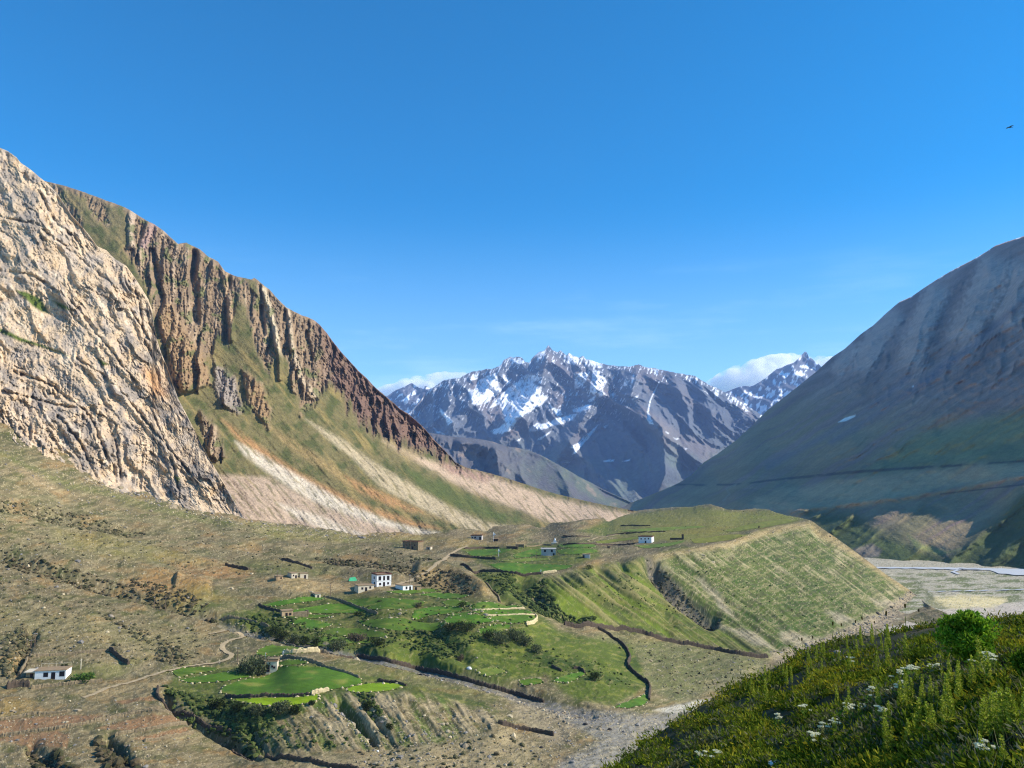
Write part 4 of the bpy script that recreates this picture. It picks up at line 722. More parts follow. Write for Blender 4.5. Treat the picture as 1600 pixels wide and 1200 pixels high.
def blobs(pos, size, cols, flat=.7, sub=1, jit=.25, rs=None):
    """many small lumps as one mesh: positions, radii, colours"""
    rs = rs or np.random.RandomState(3); B, T = ico(sub); n = len(pos); m = len(B)
    k = 1 + jit * rs.uniform(-1, 1, (n, m, 1)); sx = rs.uniform(.75, 1.3, (n, 1, 3)); sx[..., 2] *= flat
    V = (B[None] * k * sx * size[:, None, None] + pos[:, None, :]).reshape(-1, 3)
    Fc = (T[None] + (np.arange(n) * m)[:, None, None]).reshape(-1, 3)
    sh = rs.uniform(.8, 1.2, (n, m, 1)); C = (cols[:, None, :] * sh).reshape(-1, 3); return V, Fc, C
def leaves(base, dirs, length, width, cols, bend=.3, rs=None):
    """leaf blades: root, direction, length, width, colour; each a bent strip of two quads"""
    rs = rs or np.random.RandomState(5); n = len(base); d = dirs / (np.linalg.norm(dirs, axis=1, keepdims=True) + 1e-9)
    r = rs.normal(size=(n, 3)); s = np.cross(d, r); s /= np.linalg.norm(s, axis=1, keepdims=True) + 1e-9
    L = length[:, None]; W = width[:, None] * .5; up = np.cross(s, d) * bend * L * rs.uniform(-1, 1, (n, 1))
    mid = base + d * L * .5 + up * .4; tip = base + d * L - up * .3
    V = np.stack([base - s * W * .5, base + s * W * .5, mid + s * W, mid - s * W, tip + s * W * .15, tip - s * W * .15], 1).reshape(-1, 3)
    i = (np.arange(n) * 6)[:, None]; Q = np.concatenate([i + np.array([[0, 1, 2, 3]]), i + np.array([[3, 2, 4, 5]])], 0)
    C = np.repeat(cols, 6, 0); return V, Q, C
def mat_leaf(name, trans=.35):
    m = bpy.data.materials.new(name); m.use_nodes = True; t = m.node_tree; t.nodes.clear()
    at = t.nodes.new('ShaderNodeAttribute'); at.attribute_name = 'Col'; tc = t.nodes.new('ShaderNodeTexCoord'); nz = t.nodes.new('ShaderNodeTexNoise'); nz.inputs['Scale'].default_value = 6
    mr = t.nodes.new('ShaderNodeMapRange'); mr.inputs[3].default_value = .65; mr.inputs[4].default_value = 1.35; t.links.new(tc.outputs['Object'], nz.inputs['Vector']); t.links.new(nz.outputs['Fac'], mr.inputs[0])
    vm = t.nodes.new('ShaderNodeVectorMath'); vm.operation = 'SCALE'; t.links.new(at.outputs['Color'], vm.inputs[0]); t.links.new(mr.outputs[0], vm.inputs['Scale'])
    d = t.nodes.new('ShaderNodeBsdfDiffuse'); tr = t.nodes.new('ShaderNodeBsdfTranslucent'); mx = t.nodes.new('ShaderNodeMixShader'); mx.inputs[0].default_value = trans; o = t.nodes.new('ShaderNodeOutputMaterial')
    t.links.new(vm.outputs[0], d.inputs['Color']); t.links.new(vm.outputs[0], tr.inputs['Color']); t.links.new(d.outputs[0], mx.inputs[1]); t.links.new(tr.outputs[0], mx.inputs[2]); t.links.new(mx.outputs[0], o.inputs['Surface']); return m
def smooth_line(p, n=8):
    p = np.array(p, float); out = []
    for i in range(len(p) - 1):
        a, b, c, d = p[max(i - 1, 0)], p[i], p[i + 1], p[min(i + 2, len(p) - 1)]
        for t in np.linspace(0, 1, n, endpoint=False): out.append(.5 * ((2 * b) + (c - a) * t + (2 * a - 5 * b + 4 * c - d) * t * t + (-a + 3 * b - 3 * c + d) * t ** 3))
    out.append(p[-1]); return np.array(out)

M = {}
def make_materials():
    M['white'] = mat_flat('whitewash', (.80, .79, .76), .9, .08, .8); M['cream'] = mat_flat('pale_mud_plaster', srgb(206, 192, 166), .95, .12, .6); M['mud'] = mat_flat('mud_brick', srgb(176, 148, 112), .95, .18, .7)
    M['grey'] = mat_flat('grey_plaster', srgb(178, 172, 166), .95, .1, .6); M['stone'] = mat_flat('dry_stone', srgb(128, 112, 86), .95, .3, 1.2, bump=.15); M['stone_dark_shaded'] = mat_flat('dark_shaded_dry_stone', srgb(80, 68, 56), .95, .3, 1.2, bump=.15); M['stone_pale'] = mat_flat('pale_dry_stone', srgb(196, 176, 134), .95, .25, 1.2, bump=.15)  # the dark stone is lowered to paint in the walls' shaded near faces
    M['roof'] = mat_flat('packed_earth_roof', srgb(150, 126, 96), .95, .15, .6); M['brush'] = mat_flat('brushwood_edge', srgb(96, 58, 48), .95, .25, 3); M['dark'] = mat_flat('dark_opening', (.012, .012, .014), .6, .2, 1); M['wood'] = mat_flat('weathered_wood', srgb(110, 92, 76), .9, .2, 4)
    M['frame'] = mat_flat('painted_frame', srgb(70, 46, 40), .8, .2, 3); M['tarp'] = mat_flat('green_tarpaulin', srgb(70, 170, 120), .7, .15, 2); M['cloth'] = mat_flat('white_cloth', (.8, .8, .8), .9, .05, 3); M['orange'] = mat_flat('orange_cloth', srgb(236, 150, 40), .9, .1, 3)
    M['metal'] = mat_flat('grey_metal', srgb(150, 150, 150), .6, .1, 3); M['bark'] = mat_flat('bark', srgb(90, 76, 60), .95, .2, 6); M['leaf'] = mat_leaf('leaf', .3); M['bird'] = mat_flat('dark_feathers', (.02, .018, .018), .9, .2, 8); M['rock'] = mat_flat('boulder_rock', srgb(150, 136, 118), .95, .25, 1.5, bump=.2); M['rock_dark'] = mat_flat('dark_boulder_rock', srgb(72, 66, 60), .95, .25, 1.5, bump=.2); M['rock_white'] = mat_flat('white_rock', srgb(222, 218, 208), .95, .12, 3, bump=.03)

def ring(name, w, h, mat, parent, M4, t=.14, dz=.06):
    b = MB(); b.box(-w / 2 - t, w / 2 + t, -dz, .03, h, h + t, M=M4).box(-w / 2 - t, w / 2 + t, -dz, .03, -t, 0, M=M4).box(-w / 2 - t, -w / 2, -dz, .03, 0, h, M=M4).box(w / 2, w / 2 + t, -dz, .03, 0, h, M=M4)
    return b.build(name, mat, parent)
def house(G, u, v, W, D, Hh, a, wall, label, wins=(), doors=(), roof='roof', edge=True, over=.25, base=None, group=None, name='house', wall_side=None, cat='house'):
    p = Vector(G.at(u, v)); rz = math.radians(a)
    root = empty(name, p, rz); tag(root, label, cat, group)
    root.location = p + Matrix.Rotation(rz, 3, 'Z') @ Vector((0, D / 2, -.15))
    MB().box(-W / 2, W / 2, -D / 2, D / 2, -1.2, Hh, .05).build('wall', M[wall], root)
    MB().box(-W / 2 - over, W / 2 + over, -D / 2 - over, D / 2 + over, Hh + .02, Hh + .28, .04).build('roof', M[roof], root)
    if edge:
        b = MB(); o2 = over + .06; b.box(-W / 2 - o2, W / 2 + o2, -D / 2 - o2, -D / 2 + .25, Hh + .30, Hh + .72, .04).box(-W / 2 - o2, W / 2 + o2, D / 2 - .25, D / 2 + o2, Hh + .30, Hh + .72, .04)
        b.box(-W / 2 - o2, -W / 2 + .25, -D / 2 + .27, D / 2 - .27, Hh + .30, Hh + .72, .04).box(W / 2 - .25, W / 2 + o2, -D / 2 + .27, D / 2 - .27, Hh + .30, Hh + .72, .04).build('parapet', M['brush'], root)
    if base: MB().box(-W / 2 - .5, W / 2 + .5, -D / 2 - .6, D / 2 + .4, -1.6, .25, .05).build('plinth', M[base], root)
    for kind, lst in (('window', wins), ('door', doors)):
        for f, x, z, w, h in lst:
            if f == 'f': R = Matrix.Translation((x, -D / 2, z))
            elif f == 'l': R = Matrix.Translation((-W / 2, x, z)) @ Matrix.Rotation(-math.pi / 2, 4, 'Z')
            else: R = Matrix.Translation((W / 2, x, z)) @ Matrix.Rotation(math.pi / 2, 4, 'Z')
            fr = ring(kind, w, h, M['frame'], root, R)
            MB().box(-w / 2, w / 2, -.03, .02, .0, h, M=R).build('pane' if kind == 'window' else 'door_leaf', M['dark'], fr)
    return root

def build_houses(G):
    r = house(G, 600, 915, 8.8, 8.6, 6.6, 30, 'white', 'white two-storey house with tall dark windows above the green terraces', [('f', -2.6, 3.7, 1.3, 2.1), ('f', 2.5, 3.7, 1.3, 2.1), ('f', 0, 3.6, .9, 2.2), ('f', -2.4, 1.0, 1.0, 1.1), ('f', 2.5, 1.2, .9, 1.0), ('l', 0, 4.2, 1.2, 1.2), ('l', -.6, 1.2, 1.0, 1.2)], [('f', 0, .1, 1.0, 2.3)])
    MB().box(-4.46, 4.46, -4.38, -4.31, 3.05, 3.2).box(-4.48, -4.41, -4.3, 4.3, 3.05, 3.2).build('storey_band', M['grey'], r)
    house(G, 572, 923.5, 9.2, 7, 3.3, 28, 'cream', 'low pale hut with flat roof just below the white two-storey house', [('f', -2.2, 1.3, .9, 1.0), ('f', 2.4, 1.6, .8, 1.0)], [('f', 0, .1, 1.0, 2.1)], edge=False, name='hut', cat='hut')
    house(G, 637, 923, 6.4, 8, 2.9, 40, 'white', 'low whitewashed hut with long dark side wall beside brown sheds', [('f', -.8, 1.0, .9, 1.3)], [('f', 1.6, .1, 1.0, 2.1)], edge=False, name='hut', cat='hut')
    house(G, 652, 923, 4.2, 4, 2.6, 20, 'mud', 'small brown mud shed standing against the whitewashed hut', [], [('f', -.8, .1, .9, 1.8)], edge=False, name='shed', cat='shed')
    house(G, 641, 858, 14.2, 8.5, 5.6, -24, 'stone', 'big stone house with dark long wall and sunlit end on the upper pasture', [('f', -4, 2.8, .8, .9), ('f', 0, 2.8, .8, .9), ('f', 4, 2.8, .8, .9)], [('f', 2, .1, 1.1, 2.0)], edge=True)
    house(G, 669, 858.5, 4.0, 3.5, 2.3, -20, 'cream', 'tiny pale shed right beside the big stone house', [], [('f', 0, .1, .8, 1.6)], edge=False, name='shed', cat='shed')
    house(G, 857, 869, 11, 8, 5.4, -3, 'grey', 'grey two-storey house with flat slab roof among the upper green fields', [('f', -2.6, 3.2, 1.3, 1.5), ('f', 2.6, 3.2, 1.3, 1.5)], [('f', 4, .1, 1.0, 2.0)], edge=False, base='cream', over=.5, roof='grey')
    house(G, 1008, 848, 11.5, 10, 5.3, -22, 'white', 'white house with three small windows near the plateau edge', [('f', -3.4, 3.2, .8, .9), ('f', 0, 3.3, .8, .9), ('f', 3.0, 3.4, .8, .9)], [('f', .4, .1, 1.0, 1.9)], edge=True)
    house(G, 744, 843, 10.5, 7, 3.7, -8, 'grey', 'long grey house under the scree at the back of the village', [('f', -1.0, 1.5, 1.5, 1.2), ('f', -3.6, 1.5, .9, 1.0)], [('f', 3.9, .1, 1.8, 2.6)], edge=True)
    house(G, 774, 846, 5, 4, 2.2, -8, 'stone_dark_shaded', 'low dark stone shed between grey house and flag pole', [], [('f', 1, .1, .9, 1.6), ('f', -1, .1, .9, 1.6)], edge=False, name='shed', cat='shed')
    r = house(G, 78, 1062, 10.3, 6, 3.0, 11, 'white', 'white single-storey house inside a walled yard with railing on its roof', [('f', -1.5, 1.0, 1.3, 1.3), ('f', 3.9, 1.0, 1.5, 1.5)], [('f', 1.0, .1, 1.1, 2.2)], edge=False)
    MB().box(-8.6, -5.17, -1.6, 2.9, -1.2, 2.5, .03).build('porch', M['mud'], r); MB().box(-8.9, -5.2, -3.0, 3.0, 2.55, 2.8, .03).build('porch_roof', M['cream'], r)
    q = MB().box(-7.2, -6.2, -1.68, -1.58, 0, 2.0).build('door', M['frame'], r)
    b = MB()
    for x in (-5, -2.5, 0, 2.6, 5): b.tube([(x, 2.6, 3.2), (x, 2.6, 4.6)], .05)
    b.tube([(-5, 2.6, 4.5), (-2.5, 2.6, 4.35), (0, 2.6, 4.45), (2.6, 2.6, 4.4), (5, 2.6, 4.7)], .05).build('railing', M['cream'], r)
    house(G, 437, 908, 3.8, 4.5, 2.3, 32, 'mud', 'small brown mud hut, lowest of the row on the bare slope', [('f', .8, 1, .6, .6)], [], edge=False, name='hut', cat='hut')
    house(G, 460, 906, 3.6, 6.5, 3.0, 36, 'cream', 'pale mud hut with long dark side wall in the middle of the row', [('f', -.6, 1.4, .6, .7)], [('f', .9, .1, .8, 1.6)], edge=False, name='hut', cat='hut')
    house(G, 475, 905, 4.6, 4.0, 3.0, 26, 'cream', 'topmost pale mud hut of the row on the bare slope', [], [('f', .6, .1, .8, 1.9)], edge=False, name='hut', cat='hut')
    house(G, 497, 935, 3.2, 5.5, 2.3, 30, 'cream', 'tiny shed with slanting dark side at the top of the terraces', [], [('f', 0, .1, .7, 1.5)], edge=False, name='shed', cat='shed')
    r = house(G, 449, 964, 5.4, 4.5, 3.0, 28, 'mud', 'mud-brick house with ruined stone yard among the terraced fields', [('f', 1.4, .9, .9, .9)], [('f', -.4, .2, .8, 1.7)], edge=False)
    MB().box(2.75, 10, -2.3, -1.7, -1, 2.0, .25).box(10, 10.6, -2.3, 2, -1, 2.4, .2).box(4.5, 10, 1.6, 2.2, -1, 1.6, .25).build('yard_wall', M['stone'], r)
    r = house(G, 424, 1053, 4.0, 3.6, 4.6, 6, 'cream', 'tall stone hut with dark doorway beside the willow and green field', [('f', 1.0, 2.2, .5, .5), ('f', .2, 2.6, .5, .5)], [('f', -1.35, 1.0, 1.0, 2.4)], edge=False, name='hut', cat='hut')
    MB().box(-2.2, 2.3, -1.3, 2.2, 4.92, 5.6, .18).build('roof_rubble', M['stone'], r)
    house(G, 916, 872, 5.2, 4, 2.8, -8, 'grey', 'small dark-sided grey shed at the end of the upper fields', [], [('f', -1.9, .1, 1.2, 2.0)], edge=False, name='shed', cat='shed')
    house(G, 800, 858, 9.0, 4, 2.2, -6, 'stone_dark_shaded', 'ruined dark stone sheep pen behind the upper fields', [], [('f', 2, .1, 1.2, 1.3)], edge=False, name='pen', cat='pen')
    house(G, 812, 855, 7.0, 4, 2.0, -4, 'stone', 'second broken stone pen just above the ruined one', [], [('f', -2, .1, 1.4, 1.2)], edge=False, name='pen', cat='pen')
    house(G, 953, 857, 3.0, 3, 2.4, 10, 'mud', 'tiny brown shed on the plateau between grey and white houses', [], [('f', -.8, .1, .9, 1.5)], edge=False, name='shed', cat='shed')
    # ruined tower with its wall on the plateau edge
    p = G.at(1067, 843); r = empty('ruin', p, math.radians(-10)); tag(r, 'lone ruined stone tower with a low wall at the plateau edge', 'ruin')
    MB().box(-.9, .9, -.8, .8, -1, 4.6, .2).build('tower', M['stone_dark_shaded'], r); MB().box(-11, -1, -.3, .4, -1, 1.3, .25).build('wall', M['stone_dark_shaded'], r)
    # shrine
    p = G.at(867, 849.5); r = empty('shrine', p); tag(r, 'small white stepped shrine at the back of the upper fields', 'shrine')
    MB().box(-3, 3, -2, 2, -.8, .7).build('terrace', M['cream'], r); b = MB().box(-1.3, 1.3, -1.1, 1.1, .72, 2.2).box(-.95, .95, -.85, .85, 2.22, 2.9); b.build('body', M['white'], r); MB().tube([(0, 0, 2.9), (0, 0, 3.4), (0, 0, 4.3), (0, 0, 4.9)], [.8, .85, .4, .08], 10).build('spire', M['white'], r)
    # tent
    p = G.at(551, 909); r = empty('tent', p, .4); tag(r, 'bright green tarpaulin tent on the bare slope left of the white house', 'tent')
    b = MB(); b.V = [(-2.6, -1.6, 0), (2.6, -1.6, 0), (2.6, 1.6, 0), (-2.6, 1.6, 0), (-1.7, 0, 1.9), (1.5, .1, 2.2), (0, -.9, .8), (.2, 1, .9)]; b.F = [(0, 1, 6), (0, 6, 4), (6, 5, 4), (6, 1, 5), (1, 2, 5), (2, 7, 5), (7, 4, 5), (7, 3, 4), (2, 3, 7), (3, 0, 4)]; b.build('canopy', M['tarp'], r); MB().tube([(-1.7, 0, 0), (-1.7, 0, 2.1)], .06).build('pole', M['wood'], r)
    # cairn on the plateau rim
    V, Fc, C = blobs(np.array([[0, 0, .4], [.6, .2, .3], [-.5, .1, .3], [.1, 0, 1.2], [.1, 0, 2.0], [-.2, .3, 1.0]]), np.array([.9, .7, .7, .7, .45, .6]), np.zeros((6, 3)), 1, 1)
    o = link_mesh('cairn', V, tris=Fc, mat=M['stone_dark_shaded'], smooth=False); o.location = G.at(1186, 825); tag(o, 'dark stone cairn standing on the rim of the grassy plateau', 'cairn')

WALLS = [
 ([(882,974),(920,977),(960,981),(1000,988),(1024,998),(1080,1010),(1140,1021),(1200,1029)], 2.6, 'stone_dark_shaded', 'long straight stone wall running below the green slope to the hillside'),
 ([(934,981),(960,997),(975,1010),(985,1028),(981,1041),(1000,1060),(1015,1072),(1014,1094)], 2.0, 'stone_dark_shaded', 'winding dark stone wall along the edge of the bright green slope'),
 ([(778,1130),(800,1137),(840,1145),(866,1151)], 1.5, 'stone_dark_shaded', 'short dark stone wall alone on the flat by the stream'),
 ([(414,1179),(450,1186),(500,1196),(560,1206)], 1.4, 'stone_dark_shaded', 'dark wall along the lower edge of the stony flat'),
 ([(247,1076),(246,1092),(262,1100),(300,1114),(330,1132),(362,1145)], 1.3, 'stone_dark_shaded', 'crooked wall along the edge of the shrubby gully'),
 ([(362,1167),(380,1173),(398,1177)], 1.3, 'stone_dark_shaded', 'very short dark wall in the gully bottom'),
 ([(704,868),(725,871),(752,873),(775,874)], 1.9, 'stone_dark_shaded', 'thick dark wall beside the dirt track below the upper field'),
 ([(726,858),(750,857),(780,856.5)], 1.7, 'stone_dark_shaded', 'dark straight wall behind the upper field near the track'),
 ([(720,884),(730,887),(738,894),(750,892),(780,894),(815,898),(846,898)], 1.7, 'stone_dark_shaded', 'dark wavy wall holding up the long upper field'),
 ([(848,897),(870,893.5)], 1.5, 'stone_pale', 'short pale stone wall at the end of the long upper field'),
 ([(758,917),(770,922),(779,929),(781,938)], 1.6, 'stone', 'curved stone wall round the brown hillock'),
 ([(352,881),(370,885),(388,889.5)], 2.0, 'stone_dark_shaded', 'short thick dark wall on the bare slope'),
 ([(440,874),(465,880),(488,886)], 1.9, 'stone_dark_shaded', 'dark wall above the row of mud huts'),
 ([(171,1020),(184,1030),(201,1041)], 1.9, 'stone_dark_shaded', 'thick dark side wall of the yard of the white single-storey house'),
 ([(45,1029),(85,1026),(130,1023),(171,1020)], 1.0, 'stone', 'low broken back wall of the yard'),
 ([(30,1046),(38,1040),(43,1029)], 1.7, 'stone', 'short steep side wall of the yard near the shrubby gully'),
 ([(10,1074),(25,1071),(46,1072)], 2.4, 'stone_dark_shaded', 'thick dark wall at the corner in front of the white single-storey house'),
 ([(48,1075),(90,1071),(130,1066),(160,1063)], 1.3, 'stone', 'low retaining wall below the white single-storey house'),
 ([(345,963),(365,967),(390,972),(420,980)], 1.5, 'stone', 'pale edged wall above the stream at the head of the bushes'),
 ([(440,1004),(470,1010),(500,1017),(540,1019)], 1.4, 'stone', 'stone wall along the near bank of the stream'),
 ([(486,1008),(520,1014),(553,1019)], 1.5, 'stone_dark_shaded', 'dark wall along the far bank of the stream'),
 ([(880,838),(900,838.5),(922,839)], 1.1, 'stone_dark_shaded', 'dark wall behind the white shrine on the plateau'),
 ([(970,821.5),(990,821.5),(1016,822)], 1.2, 'stone_dark_shaded', 'far dark wall at the foot of the pink scree'),
 ([(948,836.5),(985,833),(1015,832),(1040,831)], .9, 'stone_dark_shaded', 'long thin wall on the plateau behind the white house'),
 ([(880,851.5),(905,850.5),(932,849.5)], 1.3, 'stone_dark_shaded', 'thin wall between the two narrow upper fields'),
 ([(930,852),(960,852),(992,850)], 1.2, 'stone_dark_shaded', 'dark wall leading to the white house on the plateau'),
 ([(441,1022),(470,1020),(500,1017.5)], 1.9, 'stone_pale', 'thick pale stone wall at the end of the small field above the hut'),
 ([(442,1027),(470,1032),(500,1040),(540,1052),(562,1060)], 1.2, 'stone', 'stone wall along the upper edge of the big lower field'),
 ([(590,1064),(612,1068),(635,1074)], 1.2, 'stone_dark_shaded', 'dark wall behind the bright triangular field'),
 ([(352,1090),(390,1090.5),(430,1090),(484,1087)], 1.1, 'stone_dark_shaded', 'dark wall between the big lower field and the bright strip'),
 ([(486,1087),(500,1083),(514,1080)], 1.5, 'stone_pale', 'pale wall at the corner of the bright strip'),
 ([(740,953.5),(780,952),(820,950.5)], .8, 'stone_pale', 'thin pale wall, upper of two between the eastern fields'),
 ([(758,962.5),(800,961.5),(836,960)], .8, 'stone_pale', 'thin pale wall, lower of two between the eastern fields'),
 ([(836,959),(839,966),(832,973),(822,976)], 1.5, 'stone_pale', 'pale curved wall at the corner of the terrace above the green slope'),
 ([(505,934),(530,939),(560,950),(590,960)], 1.3, 'stone', 'stone wall slanting down between the upper terraced fields'),
 ([(404,946),(420,952),(442,957)], 1.4, 'stone_dark_shaded', 'dark wall at the corner of the topmost terraced field'),
 ([(0,1126),(40,1119),(90,1113),(110,1110)], .9, 'stone', 'uppermost stony bank of the brown fields'),
 ([(0,1152),(60,1143),(120,1134),(170,1125),(250,1109)], 1.0, 'stone', 'long stony bank between two brown fields'),
 ([(180,1149),(230,1140),(292,1129)], 1.0, 'stone', 'lower stony bank of the narrow brown fields'),
 ([(165,1124),(210,1116),(272,1112)], .9, 'stone', 'stony bank above the narrow brown field'),
 ([(225,1158),(260,1152),(302,1143)], .9, 'stone', 'lowest stony bank below the brown fields'),
 ([(822,855),(845,852),(862,852)], 1.0, 'stone', 'low broken wall near the sheep pens'),
 ([(862,1040),(868,1044),(878,1048)], 1.3, 'stone_dark_shaded', 'short dark wall at the foot of the green slope by small fields'),
 ([(556,1015),(600,1023),(650,1034),(700,1044),(760,1061),(820,1080),(850,1090)], 1.8, 'stone_dark_shaded', 'dark stone bank along the far side of the wide grey stream bed'),
 ([(566,1026),(620,1038),(690,1054),(740,1067),(790,1083)], 1.2, 'stone_dark_shaded', 'dark stone bank along the near side of the wide grey stream bed'),
 ([(896,1044),(906,1045),(914,1052)], 1.3, 'stone_dark_shaded', 'bent dark wall round the small field below the green slope'),
]
def build_walls(G):
    for pts, h, mt, lab in WALLS:
        p = smooth_line(pts, 6); L = np.concatenate([[0], np.cumsum(np.hypot(*np.diff(p, axis=0).T))]); n = max(3, int(L[-1] / 2.2))
        t = np.linspace(0, L[-1], n); u = np.interp(t, L, p[:, 0]); v = np.interp(t, L, p[:, 1]); Q = G.at(u, v)
        d = np.gradient(Q[:, :2], axis=0); d /= np.linalg.norm(d, axis=1, keepdims=True) + 1e-9; nrm = np.stack([-d[:, 1], d[:, 0]], 1)
        V = []; rs = np.random.RandomState(int(u[0] * 7 + v[0]) % 10000); hw = .32 + .1 * h
        for i in range(n):
            hh = h * (1 + rs.uniform(-.28, .15)) * (1 if 0 < i < n - 1 else .7); j = rs.uniform(-.12, .12, 2)
            for s, z, k in ((-1, -1.0, 1.0), (-1, hh * .7, .85), (-.6, hh, .7), (.6, hh * .95, .7), (1, hh * .68, .85), (1, -1.0, 1.0)):
                V.append((Q[i, 0] + nrm[i, 0] * s * hw * k + j[0] * (z > 0), Q[i, 1] + nrm[i, 1] * s * hw * k + j[1] * (z > 0), Q[i, 2] + z))
        Fc = [(i * 6 + j, i * 6 + (j + 1) % 6, (i + 1) * 6 + (j + 1) % 6, (i + 1) * 6 + j) for i in range(n - 1) for j in range(6)]
        Fc += [tuple(range(5, -1, -1)), tuple((n - 1) * 6 + j for j in range(6))]
        o = link_mesh('stone_wall', V, faces=Fc, mat=M[mt], smooth=False); tag(o, lab, 'wall', 'dry stone walls of the village', 'thing')

POLES = [(258,956,24,'wooden pole on the near side of the shrubby stream, taller of two'), (241,947,20,'wooden pole on the far side of the shrubby stream'), (42,1011,17,'thin pole above the shrubby gully, first of three'), (48,1010,14,'thin pole above the shrubby gully, shortest of three'), (54,1010,20,'thin pole above the shrubby gully, tallest of three'),
         (126,1046,15,'white pole in the yard beside the white single-storey house'), (528,889,20,'dark pole on the slope above the white two-storey house'), (640,916,17,'pole beside the whitewashed hut under the brown hillock'), (516,935,22,'pole beside the tiny shed at the top of the terraces'), (798,991,18,'pole among the grey bushes on the green slope'), (822,849,12,'thin pole behind the sheep pens'), (845,851,10,'short thin pole near the shrine'), (838,874,11,'thin pole left of the grey two-storey house'), (371,1034,22,'pole by the bend of the track near the willow'), (433,909,16,'thin pole above the brown mud hut'), (641,859,16,'pole standing right in front of the big stone house'), (634,860,15,'second pole in front of the big stone house')]
def build_poles(G):
    for u, v, px, lab in POLES:
        p = G.at(u, v); m = p[1] / F; h = px * m; r = empty('utility_pole', p, random.uniform(0, 3)); tag(r, lab, 'pole', 'poles around the village')
        MB().tube([(0, 0, -.5), (.03, 0, h * .6), (0, .02, h)], [.16, .14, .11], 6).build('post', M['cream'] if 'white' in lab[:6] else M['wood'], r)
        MB().box(-.7, .7, -.06, .06, h * .9, h * .93).build('crossarm', M['metal'], r)
    for u, v, px, mt, lab in [(771,847,15,'cloth','tall pole with a white prayer flag beside the grey house'), (779,869,11,'cloth','white prayer flag on a pole at the wall of the upper field'), (415,1030,9,'orange','small orange flag on the roof edge of the stone hut'), (845,896,6,'cloth','short white marker post at the end of the dark wavy wall'), (442,1026,8,'cloth','white marker post at the corner of the field wall')]:
        p = G.at(u, v); m = p[1] / F; h = px * m; r = empty('flag_pole', p); tag(r, lab, 'flag', 'flag poles of the village')
        MB().tube([(0, 0, -.4), (0, 0, h)], .12, 6).build('pole', M['white'], r)
        b = MB(); w = h * .28; n = 5
        for i in range(n + 1): b.V += [(w * i / n, .25 * math.sin(i * 1.3), h * (.98 - .06 * i)), (w * i / n, .25 * math.sin(i * 1.3 + .4), h * (.62 + .02 * i))]
        b.F = [(2 * i, 2 * i + 2, 2 * i + 3, 2 * i + 1) for i in range(n)]; b.build('flag', M[mt], r)

def drape(G, poly, name, mat, dz, step=3.5, colr=None):
    p = smooth_line(list(poly) + [poly[0]], 6)[:-1]; p = p + np.stack([1.1 * fbm(p[:, 0] / 5, p[:, 1] / 3, 2, 821), .55 * fbm(p[:, 0] / 5 + 9, p[:, 1] / 3, 2, 822)], 1); EDGE.extend([tuple(q) for q in p + np.random.RandomState(len(p)).normal(size=p.shape) * np.array([.8, .35])])
    x0, y0 = p.min(0); x1, y1 = p.max(0); pts = [Vector(q) for q in p]; rs = np.random.RandomState(int(x0) % 999)
    gx, gy = np.meshgrid(np.arange(x0, x1, step), np.arange(y0, y1, step * .5)); gx = gx.ravel() + rs.uniform(-.6, .6, gx.size); gy = gy.ravel() + rs.uniform(-.3, .3, gy.size)
    ins = inpoly(gx, gy, p); dd = pdist(gx, gy, np.vstack([p, p[:1]]))[0]; k = ins & (dd > 1.0)
    r = delaunay_2d_cdt(pts + [Vector((a, b)) for a, b in zip(gx[k], gy[k])], [], [list(range(len(pts)))], 1, 1e-4)
    uv = np.array([v[:] for v in r[0]]); P = G.at(uv[:, 0], uv[:, 1]); P[:, 2] += dz
    fs = []
    for f in r[2]:
        f = list(f); a, b, c = P[f[0]], P[f[1]], P[f[2]]
        if np.cross(b - a, c - a)[2] < 0: f.reverse()
        fs.append(tuple(f))
    return link_mesh(name, P, faces=fs, mat=mat, smooth=True, colr=colr(P, uv) if colr else None)
EDGE = []
def build_fields(G):
    m = mat_col('young_barley', .9, ((.35, .12), (3., .16)), ((2.5, .12),))
    cl = [srgb(88, 120, 36), srgb(146, 168, 30), srgb(138, 158, 36), srgb(106, 122, 48), srgb(124, 132, 52)]
    for i, (p, k) in enumerate(FIELDS):
        rs = np.random.RandomState(i); c0 = cl[k] * rs.uniform(.9, 1.12, 3) * .72
        def cf(P, uv):
            n = fbm(P[:, 0] / 6, P[:, 1] / 6, 3, 801)[:, None]; e = fbm(P[:, 0] / 25, P[:, 1] / 25, 2, 802)[:, None]
            rw = .08 * np.sin(P[:, :1] * 1.4 + P[:, 1:2] * 2.6 + 2 * n); dry = np.clip(fbm(P[:, 0] / 9 + 40, P[:, 1] / 5, 3, 803)[:, None] - .12, 0, 1)
            return c0 * (1 + .35 * n + .25 * e + rw) + dry * 1.2 * (srgb(150, 140, 70) - c0) + np.clip(e, 0, 1) * srgb(60, 60, 10) * .5
        o = drape(G, p, 'field', m, .22, 3.5, cf); tag(o, kind='structure', label='green barley field on a terrace')
